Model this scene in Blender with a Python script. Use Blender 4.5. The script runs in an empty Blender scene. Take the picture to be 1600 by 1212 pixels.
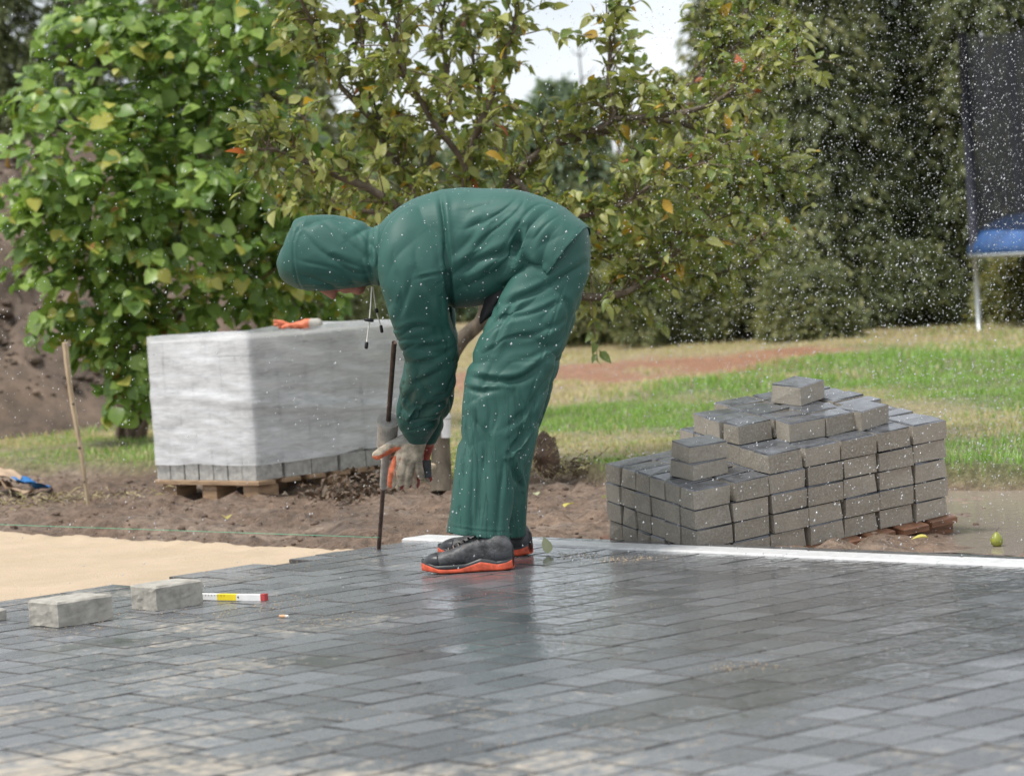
import bpy, bmesh, math, random
import numpy as np
from mathutils import Vector, Matrix

random.seed(7)
rng = np.random.default_rng(7)
SC = bpy.context.scene
COL = SC.collection

# ------------------------------------------------------------------ camera
FPX, H, W0, H0 = 4600.0, 0.96, 1600, 1212
ROLL = math.radians(3.72)
PITCH = math.atan(206 * math.cos(ROLL) / FPX)
cam_d = bpy.data.cameras.new('camera')
cam_d.sensor_width = 36.0
cam_d.lens = 36.0 * FPX / W0
cam_d.clip_start, cam_d.clip_end = 0.1, 2000
cam_d.dof.use_dof = True
cam_d.dof.focus_distance = 9.35
cam_d.dof.aperture_fstop = 4.8
cam = bpy.data.objects.new('camera', cam_d)
COL.objects.link(cam)
SC.camera = cam
Fv = Vector((0, math.cos(PITCH), -math.sin(PITCH)))
U0 = Vector((0, math.sin(PITCH), math.cos(PITCH)))
R0 = Vector((1, 0, 0))
# the photograph's horizon climbs to the right: the camera was held slightly turned
Rv = (R0 * math.cos(ROLL) - U0 * math.sin(ROLL)).normalized()
Uv = (U0 * math.cos(ROLL) + R0 * math.sin(ROLL)).normalized()
cam.matrix_world = Matrix(((Rv.x, Uv.x, -Fv.x, 0), (Rv.y, Uv.y, -Fv.y, 0), (Rv.z, Uv.z, -Fv.z, H), (0, 0, 0, 1)))

# ------------------------------------------------------------------ world, sun, exposure
SUN_EL, SUN_AZ = math.radians(52), math.radians(-62)      # azimuth from +Y towards +X: high, from the left
world = bpy.data.worlds.new('World')
SC.world = world
world.use_nodes = True
nt = world.node_tree
nt.nodes.clear()
wo = nt.nodes.new('ShaderNodeOutputWorld')
bg = nt.nodes.new('ShaderNodeBackground')
bg.inputs['Strength'].default_value = 0.1
sky = nt.nodes.new('ShaderNodeTexSky')
sky.sky_type = 'NISHITA'
sky.sun_disc = False
sky.sun_elevation = SUN_EL
sky.sun_rotation = SUN_AZ
tc = nt.nodes.new('ShaderNodeTexCoord')
mp = nt.nodes.new('ShaderNodeMapping')
mp.inputs['Scale'].default_value = (1, 1, 2.6)
nz = nt.nodes.new('ShaderNodeTexNoise')
nz.inputs['Scale'].default_value = 2.6
nz.inputs['Detail'].default_value = 6
nz.inputs['Roughness'].default_value = 0.55
cr = nt.nodes.new('ShaderNodeValToRGB')
cr.color_ramp.elements[0].position = 0.30
cr.color_ramp.elements[0].color = (3.9, 4.25, 4.65, 1)
cr.color_ramp.elements[1].position = 0.66
cr.color_ramp.elements[1].color = (6.7, 6.85, 7.0, 1)
mx = nt.nodes.new('ShaderNodeMixRGB')
mx.inputs['Fac'].default_value = 0.9
nt.links.new(tc.outputs['Generated'], mp.inputs['Vector'])
nt.links.new(mp.outputs['Vector'], nz.inputs['Vector'])
nt.links.new(nz.outputs['Fac'], cr.inputs['Fac'])
nt.links.new(sky.outputs['Color'], mx.inputs['Color1'])
nt.links.new(cr.outputs['Color'], mx.inputs['Color2'])
nt.links.new(mx.outputs['Color'], bg.inputs['Color'])
nt.links.new(bg.outputs['Background'], wo.inputs['Surface'])

sun_d = bpy.data.lights.new('sun', 'SUN')
sun_d.energy = 2.0
sun_d.angle = math.radians(14)
sun_d.color = (1.0, 0.96, 0.9)
sun = bpy.data.objects.new('sun', sun_d)
COL.objects.link(sun)
sd = Vector((math.sin(SUN_AZ) * math.cos(SUN_EL), math.cos(SUN_AZ) * math.cos(SUN_EL), math.sin(SUN_EL)))
sd = Vector((-0.40, -0.22, 0.89)).normalized()
sun.rotation_euler = sd.to_track_quat('Z', 'Y').to_euler()
sky.sun_elevation = math.asin(sd.z)
sky.sun_rotation = math.atan2(sd.x, sd.y)
vs = SC.view_settings
vs.view_transform = 'Standard'
vs.look = 'None'
vs.exposure = 0.95
vs.gamma = 1.0
vs.use_curve_mapping = False
SC.cycles.use_denoising = True
SC.cycles.max_bounces = 8
SC.cycles.transparent_max_bounces = 12


# ------------------------------------------------------------------ helpers
def ray(px, py):
    return Fv + Rv * ((px - 800) / FPX) + Uv * (-(py - 606) / FPX)


def at(px, py, Y):                      # point seen at a pixel, Y metres in front
    d = ray(px, py)
    return Vector((0, 0, H)) + d * (Y / d.y)


def gnd(px, py, z=0.0):
    d = ray(px, py)
    return Vector((0, 0, H)) + d * ((z - H) / d.z)


CAMP = np.array((0, 0, H))
RA, UA, FA = np.array(Rv), np.array(Uv), np.array(Fv)


def proj(P):
    q = np.asarray(P) - CAMP
    w = q @ FA
    return 800 + FPX * (q @ RA) / w, 606 - FPX * (q @ UA) / w, w


def _hash(i, j, k, s):
    n = (i * 374761393 + j * 668265263 + k * 2147483647 + s * 1274126177) & 0xFFFFFFFF
    n = ((n ^ (n >> 13)) * 1274126177) & 0xFFFFFFFF
    n = (n ^ (n >> 16)) & 0xFFFFFFFF
    return n.astype(np.float64) / 0xFFFFFFFF


def vnoise(P, s=0):
    P = np.asarray(P, float)
    if P.shape[1] == 2:
        P = np.c_[P, np.zeros(len(P))]
    I = np.floor(P).astype(np.int64)
    f = P - I
    f = f * f * (3 - 2 * f)
    r = 0
    for a in (0, 1):
        for b in (0, 1):
            for c in (0, 1):
                wgt = (f[:, 0] if a else 1 - f[:, 0]) * (f[:, 1] if b else 1 - f[:, 1]) * (f[:, 2] if c else 1 - f[:, 2])
                r = r + wgt * _hash(I[:, 0] + a, I[:, 1] + b, I[:, 2] + c, s)
    return r * 2 - 1


def fbm(P, o=4, s=0):
    P = np.asarray(P, float)
    r, a = 0, 1.0
    for k in range(o):
        r = r + a * vnoise(P * (2.03 ** k) + 17.3 * k, s + k)
        a *= 0.5
    return r


def mesh_np(name, V, F, mats=(), midx=None, smooth=False):
    me = bpy.data.meshes.new(name)
    V = np.asarray(V, np.float32)
    if isinstance(F, np.ndarray):
        n, k = F.shape
        me.vertices.add(len(V))
        me.vertices.foreach_set('co', V.ravel())
        me.loops.add(n * k)
        me.loops.foreach_set('vertex_index', F.astype(np.int32).ravel())
        me.polygons.add(n)
        me.polygons.foreach_set('loop_start', np.arange(0, n * k, k, dtype=np.int32))
        me.polygons.foreach_set('loop_total', np.full(n, k, np.int32))
        me.update(calc_edges=True)
    else:
        me.from_pydata([tuple(map(float, v)) for v in V], [], [tuple(int(q) for q in f) for f in F])
    for m in (mats if isinstance(mats, (list, tuple)) else [mats]):
        me.materials.append(m)
    if midx is not None:
        me.polygons.foreach_set('material_index', np.asarray(midx, np.int32))
    if smooth:
        me.polygons.foreach_set('use_smooth', np.ones(len(me.polygons), bool))
    me.validate()
    return me


def link(name, me, parent=None):
    o = bpy.data.objects.new(name, me)
    COL.objects.link(o)
    if parent is not None:
        o.parent = parent
    return o


def obj(name, V, F, mats=(), parent=None, midx=None, smooth=False):
    """V in world coordinates; when a parent stands somewhere, the child is moved into its frame."""
    me = mesh_np(name, V, F, mats, midx, smooth)
    o = link(name, me, parent)
    if parent is not None:
        o.matrix_parent_inverse = wm(parent).inverted()
    return o


def wm(o):
    m = o.matrix_basis.copy()
    if o.parent is not None:
        m = wm(o.parent) @ o.matrix_parent_inverse @ m
    return m


def tag(o, label=None, cat=None, group=None, kind=None):
    if label: o['label'] = label
    if cat: o['category'] = cat
    if group: o['group'] = group
    if kind: o['kind'] = kind
    return o


def empty(name, loc=(0, 0, 0)):
    o = bpy.data.objects.new(name, None)
    o.location = loc
    o.empty_display_size = 0.1
    COL.objects.link(o)
    return o


def catmull(pts, n):
    P = np.asarray(pts, float)
    Q = np.vstack([2 * P[0] - P[1], P, 2 * P[-1] - P[-2]])
    out = []
    m = len(P) - 1
    for t in np.linspace(0, m, n):
        i = min(int(t), m - 1)
        f = t - i
        a, b, c, d = Q[i], Q[i + 1], Q[i + 2], Q[i + 3]
        out.append(0.5 * ((2 * b) + (-a + c) * f + (2 * a - 5 * b + 4 * c - d) * f * f + (-a + 3 * b - 3 * c + d) * f ** 3))
    return np.array(out)


def tube(pts, radii, seg=8, cap=True):
    P = np.asarray(pts, float)
    n = len(P)
    R = np.broadcast_to(np.asarray(radii, float), (n,))
    T = np.gradient(P, axis=0)
    T /= np.linalg.norm(T, axis=1)[:, None] + 1e-12
    ref = np.array((0.0, 0, 1)) if abs(T[0, 2]) < 0.9 else np.array((1.0, 0, 0))
    V, F = [], []
    for i in range(n):
        a = np.cross(T[i], ref); a /= np.linalg.norm(a) + 1e-12
        b = np.cross(T[i], a)
        ref = np.cross(a, T[i])
        for k in range(seg):
            th = 2 * math.pi * k / seg
            V.append(P[i] + R[i] * (math.cos(th) * a + math.sin(th) * b))
    for i in range(n - 1):
        for k in range(seg):
            k2 = (k + 1) % seg
            F.append((i * seg + k, i * seg + k2, (i + 1) * seg + k2, (i + 1) * seg + k))
    if cap:
        F.append(tuple(range(seg)))
        F.append(tuple(range((n - 1) * seg, n * seg))[::-1])
    return np.array(V), F


def join(parts):
    V, F, o = [], [], 0
    for v, f in parts:
        V.append(np.asarray(v))
        F += [tuple(int(q) + o for q in g) for g in f]
        o += len(v)
    return np.vstack(V), F


def box(l, w, h, ch=0.0):
    """box with its base centre at the origin; a chamfer round the top edge and the upright edges when ch > 0"""
    a, b = l / 2, w / 2
    if ch <= 0:
        V = [(-a, -b, 0), (a, -b, 0), (a, b, 0), (-a, b, 0), (-a, -b, h), (a, -b, h), (a, b, h), (-a, b, h)]
        F = [(3, 2, 1, 0), (4, 5, 6, 7), (0, 1, 5, 4), (1, 2, 6, 5), (2, 3, 7, 6), (3, 0, 4, 7)]
        return np.array(V), F
    V, F = [], []
    rings = [(0, 0, 0), (h - ch, 0, 0), (h, ch, 0)]
    for z, i, _ in rings:
        V += [(-a + i, -b + i, z), (a - i, -b + i, z), (a - i, b - i, z), (-a + i, b - i, z)]
    F.append((3, 2, 1, 0))
    for r in range(2):
        for k in range(4):
            k2 = (k + 1) % 4
            F.append((4 * r + k, 4 * r + k2, 4 * r + 4 + k2, 4 * r + 4 + k))
    F.append((8, 9, 10, 11))
    return np.array(V), F


def xf(V, M):
    M = np.array(M)
    return np.asarray(V) @ M[:3, :3].T + M[:3, 3]


def frame(o, ex, ey, ez):
    return Matrix(((ex[0], ey[0], ez[0], o[0]), (ex[1], ey[1], ez[1], o[1]), (ex[2], ey[2], ez[2], o[2]), (0, 0, 0, 1)))


def scatter(tv, tf, M, T):
    """copies of a template (verts n x 3, faces m x k) under rotations M (N,3,3) and shifts T (N,3)"""
    N, n = len(T), len(tv)
    V = np.einsum('nij,vj->nvi', M, tv) + T[:, None, :]
    F = tf[None] + (np.arange(N) * n)[:, None, None]
    return V.reshape(-1, 3), F.reshape(-1, tf.shape[1])


def basis(d, nrm):
    """rotations with +Y along d and +Z near nrm"""
    d = d / (np.linalg.norm(d, axis=1)[:, None] + 1e-9)
    x = np.cross(d, nrm)
    x /= np.linalg.norm(x, axis=1)[:, None] + 1e-9
    z = np.cross(x, d)
    return np.stack([x, d, z], axis=2)


# ------------------------------------------------------------------ surface nets for the modelled figures
def smin(a, b, k):
    h = np.clip(0.5 + 0.5 * (b - a) / k, 0, 1)
    return b * (1 - h) + a * h - k * h * (1 - h)


def sd_cap(P, a, b, r1, r2):
    a, b = np.asarray(a, float), np.asarray(b, float)
    ba = b - a
    t = np.clip(((P - a) @ ba) / (ba @ ba + 1e-12), 0, 1)
    return np.linalg.norm(P - a - t[..., None] * ba, axis=-1) - (r1 + (r2 - r1) * t)


def sd_ell(P, c, r, M=None):
    q = P - np.asarray(c, float)
    if M is not None:
        q = q @ np.asarray(M, float)          # columns of M are the ellipsoid's axes
    r = np.asarray(r, float)
    k0 = np.linalg.norm(q / r, axis=-1)
    k1 = np.linalg.norm(q / (r * r), axis=-1)
    return k0 * (k0 - 1) / (k1 + 1e-9)


def nets(f, lo, hi, h):
    lo, hi = np.asarray(lo, float), np.asarray(hi, float)
    n = np.ceil((hi - lo) / h).astype(int) + 1
    ax = [lo[i] + h * np.arange(n[i]) for i in range(3)]
    G = np.stack(np.meshgrid(*ax, indexing='ij'), axis=-1)
    val = f(G.reshape(-1, 3)).reshape(n)
    s = val < 0
    c = n - 1
    acc = np.zeros((*c, 3)); cnt = np.zeros(c)
    corner = [(a, b, d) for a in (0, 1) for b in (0, 1) for d in (0, 1)]
    def sub(A, o): return A[o[0]:o[0] + c[0], o[1]:o[1] + c[1], o[2]:o[2] + c[2]]
    for p in corner:
        for axis in range(3):
            if p[axis]: continue
            q = list(p); q[axis] = 1; q = tuple(q)
            v0, v1 = sub(val, p), sub(val, q)
            m = (v0 < 0) != (v1 < 0)
            t = np.where(m, v0 / np.where(m, v0 - v1, 1), 0)
            e = np.zeros((*c, 3)); e[...] = p
            e[..., axis] += t
            acc += e * m[..., None]; cnt += m
    act = cnt > 0
    idx = -np.ones(c, int)
    idx[act] = np.arange(act.sum())
    ijk = np.argwhere(act)
    V = lo + h * (ijk + acc[act] / cnt[act][:, None])
    F = []
    for axis in range(3):
        b, d = (axis + 1) % 3, (axis + 2) % 3
        s0 = np.take(s, range(n[axis] - 1), axis); s1 = np.take(s, range(1, n[axis]), axis)
        E = np.argwhere(s0 != s1)
        E = E[(E[:, b] > 0) & (E[:, d] > 0) & (E[:, b] < c[b]) & (E[:, d] < c[d])]
        ob = np.zeros(3, int); ob[b] = 1
        od = np.zeros(3, int); od[d] = 1
        g = lambda A: idx[A[:, 0], A[:, 1], A[:, 2]]
        Q = np.stack([g(E), g(E - ob), g(E - ob - od), g(E - od)], axis=1)
        flip = ~s0[E[:, 0], E[:, 1], E[:, 2]]
        Q[flip] = Q[flip][:, ::-1]
        F.append(Q)
    F = np.vstack(F)
    F = F[(F >= 0).all(axis=1)]
    return V, F


def laplace(V, F, it=2, lam=0.5):
    V = V.copy()
    E = np.vstack([F[:, [0, 1]], F[:, [1, 2]], F[:, [2, 3]], F[:, [3, 0]]])
    E = np.vstack([E, E[:, ::-1]])
    for _ in range(it):
        S = np.zeros_like(V); C = np.zeros(len(V))
        np.add.at(S, E[:, 0], V[E[:, 1]]); np.add.at(C, E[:, 0], 1)
        V += lam * (S / np.maximum(C, 1)[:, None] - V)
    return V


# ------------------------------------------------------------------ materials
class NT:
    def __init__(s, name):
        s.m = bpy.data.materials.new(name)
        s.m.use_nodes = True
        s.t = s.m.node_tree
        s.b = s.t.nodes['Principled BSDF']
        s.out = s.t.nodes['Material Output']
        s.co = None
    def n(s, typ, **kw):
        q = s.t.nodes.new('ShaderNode' + typ)
        for k, v in kw.items():
            if k.startswith('i_'):
                q.inputs[k[2:].replace('_', ' ')].default_value = v
            else:
                setattr(q, k, v)
        return q
    def l(s, a, b): s.t.links.new(a, b)
    def coord(s, kind='Object', scale=(1, 1, 1)):
        c = s.n('TexCoord'); m = s.n('Mapping')
        m.inputs['Scale'].default_value = scale
        if kind == 'World':
            g = s.n('NewGeometry'); s.l(g.outputs['Position'], m.inputs['Vector'])
        else:
            s.l(c.outputs[kind], m.inputs['Vector'])
        return m.outputs['Vector']
    def noise(s, scale, detail=4, rough=0.55, kind='World', st=(1, 1, 1), dist=0.0):
        q = s.n('TexNoise')
        q.inputs['Scale'].default_value = scale
        q.inputs['Detail'].default_value = detail
        q.inputs['Roughness'].default_value = rough
        q.inputs['Distortion'].default_value = dist
        s.l(s.coord(kind, st), q.inputs['Vector'])
        return q.outputs['Fac']
    def ramp(s, fac, stops):
        q = s.n('ValToRGB')
        e = q.color_ramp.elements
        while len(e) < len(stops): e.new(0.5)
        for el, (p, c) in zip(e, stops):
            el.position = p
            el.color = (*c, 1) if isinstance(c, tuple) else (c, c, c, 1)
        s.l(fac, q.inputs['Fac'])
        return q.outputs['Color']
    def mix(s, fac, a, b, mode='MIX'):
        q = s.n('MixRGB', blend_type=mode)
        for v, i in ((fac, 'Fac'), (a, 'Color1'), (b, 'Color2')):
            if isinstance(v, (int, float)): q.inputs[i].default_value = v if i == 'Fac' else (v, v, v, 1)
            elif isinstance(v, tuple): q.inputs[i].default_value = (*v, 1)
            else: s.l(v, q.inputs[i])
        return q.outputs['Color']
    def math(s, op, a, b=0.0):
        q = s.n('Math', operation=op)
        for i, v in enumerate((a, b)):
            if isinstance(v, (int, float)): q.inputs[i].default_value = v
            else: s.l(v, q.inputs[i])
        return q.outputs[0]
    def base(s, c): 
        if isinstance(c, tuple): s.b.inputs['Base Color'].default_value = (*c, 1)
        else: s.l(c, s.b.inputs['Base Color'])
    def rough(s, v):
        if isinstance(v, (int, float)): s.b.inputs['Roughness'].default_value = v
        else: s.l(v, s.b.inputs['Roughness'])
    def bump(s, hgt, strength=0.4, dist=0.01):
        q = s.n('Bump')
        q.inputs['Strength'].default_value = strength
        q.inputs['Distance'].default_value = dist
        s.l(hgt, q.inputs['Height'])
        s.l(q.outputs['Normal'], s.b.inputs['Normal'])


def simple(name, c, r=0.6, var=0.25, sc=30, bump=0.2, bd=0.003, kind='World', st=(1, 1, 1), metal=0.0, spec=0.5):
    t = NT(name)
    f = t.noise(sc, 5, 0.6, kind, st)
    d = tuple(x * (1 - var) for x in c)
    e = tuple(min(1, x * (1 + var)) for x in c)
    t.base(t.ramp(f, [(0.3, d), (0.7, e)]))
    t.rough(r)
    t.b.inputs['Metallic'].default_value = metal
    t.b.inputs['Specular IOR Level'].default_value = spec
    if bump: t.bump(f, bump, bd)
    return t.m


def leaf_mat(name, c, r=0.45, tr=0.35, tcol=None):
    t = NT(name)
    f = t.noise(9, 3, 0.5)
    d = tuple(x * 0.75 for x in c); e = tuple(x * 1.25 for x in c)
    colr = t.ramp(f, [(0.3, d), (0.7, e)])
    t.base(colr)
    t.rough(r)
    t.b.inputs['Specular IOR Level'].default_value = 0.35
    tl = t.n('BsdfTranslucent')
    tc_ = tcol or (c[0] * 1.3, c[1] * 1.4, c[2] * 0.8)
    tl.inputs['Color'].default_value = (*tc_, 1)
    ms = t.n('MixShader')
    ms.inputs['Fac'].default_value = tr
    t.l(t.b.outputs['BSDF'], ms.inputs[1]); t.l(tl.outputs['BSDF'], ms.inputs[2])
    t.l(ms.outputs['Shader'], t.out.inputs['Surface'])
    return t.m


# wet concrete pavers of the yard, sand trodden over them in patches
def paver_material():
    t = NT('wet_concrete')
    oi = t.n('ObjectInfo')
    att = t.n('Attribute', attribute_name='tint')
    rnd = t.math('ADD', oi.outputs['Random'], att.outputs['Fac'])
    rnd = t.math('FRACT', rnd)
    f = t.noise(55, 6, 0.65)
    g = t.noise(7, 4, 0.6)
    c1 = t.ramp(rnd, [(0.0, (0.056, 0.060, 0.067)), (0.5, (0.098, 0.105, 0.115)), (1.0, (0.165, 0.175, 0.190))])
    c2 = t.mix(t.math('MULTIPLY', f, 0.5), c1, (0.17, 0.178, 0.188))
    sandn = t.noise(1.7, 4, 0.6)
    sandf = t.noise(26, 6, 0.7)
    near = t.n('NewGeometry')
    sep = t.n('SeparateXYZ'); t.l(near.outputs['Position'], sep.inputs[0])
    # sand lies thicker where barrows came in, at the near side and along the sand bed
    mr = t.n('MapRange'); t.l(sep.outputs['Y'], mr.inputs['Value'])
    mr.inputs['From Min'].default_value = 5.4; mr.inputs['From Max'].default_value = 7.2
    mr.inputs['To Min'].default_value = 0.09; mr.inputs['To Max'].default_value = 0.0
    mr2 = t.n('MapRange'); t.l(sep.outputs['X'], mr2.inputs['Value'])
    mr2.inputs['From Min'].default_value = -1.3; mr2.inputs['From Max'].default_value = 0.4
    mr2.inputs['To Min'].default_value = 0.06; mr2.inputs['To Max'].default_value = -0.05
    sm = t.math('ADD', t.math('MULTIPLY', sandn, 0.55), t.math('MULTIPLY', sandf, 0.55))
    sm = t.math('ADD', t.math('ADD', sm, mr.outputs['Result']), mr2.outputs['Result'])
    sand_mask = t.ramp(sm, [(0.625, 0.0), (0.77, 0.75)])
    t.base(t.mix(sand_mask, c2, (0.50, 0.42, 0.31)))
    # standing film of water: patches and the soaked right side, elsewhere damp
    wetn = t.noise(1.3, 3, 0.5)
    wr = t.n('MapRange'); t.l(sep.outputs['X'], wr.inputs['Value'])
    wr.inputs['From Min'].default_value = -0.9; wr.inputs['From Max'].default_value = 0.6
    wr.inputs['To Min'].default_value = -0.12; wr.inputs['To Max'].default_value = 0.22
    wy = t.n('MapRange'); t.l(sep.outputs['Y'], wy.inputs['Value'])
    wy.inputs['From Min'].default_value = 5.6; wy.inputs['From Max'].default_value = 8.0
    wy.inputs['To Min'].default_value = -0.25; wy.inputs['To Max'].default_value = 0.06
    wet = t.math('ADD', t.math('ADD', wetn, wr.outputs['Result']), wy.outputs['Result'])
    wetm = t.ramp(wet, [(0.50, 0.0), (0.64, 1.0)])
    ro = t.mix(wetm, t.ramp(f, [(0.3, 0.22), (0.75, 0.36)]), 0.06)
    ro = t.mix(sand_mask, ro, 0.85)
    t.l(ro, t.b.inputs['Roughness'])
    t.b.inputs['Specular IOR Level'].default_value = 0.62
    rip = t.noise(30, 3, 0.55, 'World', (1, 1, 1), 0.6)
    hgt = t.mix(wetm, t.math('MULTIPLY', t.math('ADD', f, t.math('MULTIPLY', g, 3.0)), 0.22), t.math('MULTIPLY', rip, 0.42))
    t.bump(hgt, 0.7, 0.008)
    return t.m


M = {}
M['paver'] = paver_material()
M['border'] = simple('white_concrete', (0.55, 0.55, 0.545), 0.35, 0.16, 30, 0.2, 0.002)
M['joint'] = simple('dark_joint', (0.060, 0.057, 0.054), 0.7, 0.6, 9)  # dark colour for the joint bed and the pavers' sides and chamfers


def sand_material():
    t = NT('moist_sand')
    f = t.noise(160, 4, 0.7); g = t.noise(3.0, 5, 0.6); h = t.noise(14, 4, 0.6, 'World', (1, 2.5, 1))
    c = t.ramp(g, [(0.3, (0.51, 0.40, 0.28)), (0.7, (0.60, 0.475, 0.345))])
    c = t.mix(t.ramp(f, [(0.45, 0.0), (0.8, 0.35)]), c, (0.44, 0.32, 0.20))
    t.base(c); t.rough(0.9)
    t.b.inputs['Specular IOR Level'].default_value = 0.2
    t.bump(t.math('ADD', h, t.math('MULTIPLY', f, 0.8)), 0.8, 0.014)
    return t.m


M['sand'] = sand_material()


def ground_material():
    t = NT('soil_and_turf')
    att = t.n('Attribute', attribute_name='soil')
    f = t.noise(22, 6, 0.65); g = t.noise(90, 4, 0.7)
    v = t.ramp(f, [(0.3, 0.5), (0.7, 1.6)])
    c = t.mix(1.0, att.outputs['Color'], v, 'MULTIPLY')
    t.base(c)
    t.rough(t.ramp(t.noise(5, 4, 0.6), [(0.35, 0.34), (0.65, 0.85)]))
    t.b.inputs['Specular IOR Level'].default_value = 0.3
    t.bump(t.math('ADD', f, t.math('MULTIPLY', g, 0.6)), 0.9, 0.045)
    return t.m


M['ground'] = ground_material()


def dirt(name, c, rough=(0.55, 0.9), sc=14, ct=(0.5, 1.35)):
    t = NT(name)
    f = t.noise(sc, 7, 0.7); g = t.noise(sc * 5, 4, 0.7)
    t.base(t.ramp(f, [(0.3, tuple(x * ct[0] for x in c)), (0.7, tuple(x * ct[1] for x in c))]))
    t.rough(t.ramp(f, [(0.3, rough[0]), (0.7, rough[1])]))
    t.b.inputs['Specular IOR Level'].default_value = 0.3
    t.bump(t.math('ADD', f, t.math('MULTIPLY', g, 0.4)), 0.7, 0.03)
    return t.m


M['soil'] = dirt('heaped_soil', (0.135, 0.098, 0.073), (0.55, 0.9), 2.2, (0.22, 1.7))
M['clod'] = dirt('soil_clod', (0.17, 0.118, 0.088))
M['turfsoil'] = dirt('turf_soil', (0.12, 0.082, 0.06))


def stack_mat():
    t = NT('dry_grey_concrete')
    oi = t.n('ObjectInfo')
    f = t.noise(130, 4, 0.75); g = t.noise(16, 5, 0.6)
    c = t.ramp(oi.outputs['Random'], [(0.0, (0.270, 0.238, 0.190)), (1.0, (0.375, 0.332, 0.270))])
    c = t.mix(t.ramp(g, [(0.4, 0.0), (0.75, 0.6)]), c, (0.21, 0.193, 0.165))
    c = t.mix(t.ramp(f, [(0.46, 0.0), (0.66, 0.7)]), c, (0.44, 0.41, 0.36))
    t.base(c)
    t.rough(t.ramp(g, [(0.3, 0.6), (0.7, 0.8)]))
    t.bump(t.math('ADD', f, g), 0.55, 0.004)
    return t.m


M['stack'] = stack_mat()
M['stacktop'] = simple('wet_sky_tinted_top', (0.085, 0.090, 0.100), 0.2, 0.45, 22, 0.35, 0.003)   # wet tops, darker; the sky's blue reflection is put into their colour
M['loosebrick'] = simple('pale_concrete', (0.34, 0.32, 0.28), 0.75, 0.28, 30, 0.6, 0.004)
M['wood'] = simple('pallet_wood', (0.30, 0.20, 0.12), 0.7, 0.4, 9, 0.4, 0.003, 'World', (1, 1, 8))
M['redwood'] = simple('wet_pallet_wood', (0.20, 0.095, 0.052), 0.5, 0.45, 9, 0.4, 0.003, 'World', (1, 1, 8))
M['stake'] = simple('pale_stake_wood', (0.46, 0.36, 0.24), 0.75, 0.3, 14, 0.4, 0.002, 'World', (3, 3, 0.6))
M['bark'] = simple('bark', (0.125, 0.10, 0.072), 0.85, 0.45, 30, 0.7, 0.01, 'World', (1, 1, 0.35))
M['twig'] = simple('young_bark', (0.15, 0.105, 0.07), 0.7, 0.35, 30, 0.4, 0.004)
M['hz0'] = leaf_mat('hazel_light', (0.269, 0.380, 0.095), 0.36)
M['hz1'] = leaf_mat('hazel_mid', (0.180, 0.281, 0.060), 0.36)
M['hz2'] = leaf_mat('hazel_deep', (0.132, 0.220, 0.055), 0.36)
M['hz3'] = leaf_mat('hazel_yellow', (0.396, 0.385, 0.095), 0.36)
M['hz4'] = leaf_mat('hazel_withered', (0.30, 0.15, 0.065), 0.36)
M['ap0'] = leaf_mat('pear_olive', (0.230, 0.248, 0.068), 0.4)
M['ap1'] = leaf_mat('pear_green', (0.157, 0.209, 0.060), 0.4)
M['ap2'] = leaf_mat('pear_pale', (0.370, 0.380, 0.135), 0.45)
M['ap3'] = leaf_mat('pear_yellow', (0.48, 0.30, 0.04), 0.5)
M['ap4'] = leaf_mat('pear_red', (0.42, 0.12, 0.05), 0.5)
M['cn0'] = leaf_mat('conifer_dark', (0.105, 0.128, 0.055), 0.6, 0.25)
M['cn1'] = leaf_mat('conifer_mid', (0.150, 0.170, 0.070), 0.6, 0.25)
M['cn2'] = leaf_mat('conifer_olive', (0.235, 0.235, 0.100), 0.6, 0.25)
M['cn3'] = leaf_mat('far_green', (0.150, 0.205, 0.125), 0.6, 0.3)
M['cn4'] = leaf_mat('conifer_yellow', (0.22, 0.20, 0.05), 0.6, 0.3)
M['gr0'] = leaf_mat('grass_green', (0.184, 0.315, 0.069), 0.5, 0.4)
M['gr1'] = leaf_mat('grass_light', (0.290, 0.437, 0.126), 0.5, 0.4)
M['gr2'] = leaf_mat('grass_straw', (0.500, 0.430, 0.250), 0.6, 0.3)
M['ylf'] = leaf_mat('fallen_yellow', (0.52, 0.46, 0.12), 0.5, 0.2)
M['plf'] = leaf_mat('fallen_pale', (0.42, 0.44, 0.27), 0.5, 0.2)
M['blf'] = leaf_mat('fallen_brown', (0.11, 0.07, 0.045), 0.6, 0.1)


def film_material():
    t = NT('stretch_film')
    f = t.noise(3.2, 4, 0.55, 'World', (1, 1, 3.5), 0.6); g = t.noise(7, 4, 0.6, 'World', (1, 1, 9), 1.2)
    t.base(t.ramp(g, [(0.3, (0.86, 0.89, 0.93)), (0.7, (0.92, 0.94, 0.97))]))
    t.rough(0.22)
    t.bump(t.math('ADD', f, t.math('MULTIPLY', g, 0.35)), 0.13, 0.008)
    tr = t.n('BsdfTransparent')
    tr.inputs['Color'].default_value = (0.95, 0.96, 0.97, 1)
    ms = t.n('MixShader')
    a = t.ramp(t.math('ADD', t.math('MULTIPLY', f, 0.65), t.math('MULTIPLY', g, 0.35)), [(0.34, 0.30), (0.66, 0.74)])
    t.l(a, ms.inputs['Fac'])
    t.l(tr.outputs['BSDF'], ms.inputs[1]); t.l(t.b.outputs['BSDF'], ms.inputs[2])
    t.l(ms.outputs['Shader'], t.out.inputs['Surface'])
    return t.m


M['film'] = film_material()


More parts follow.
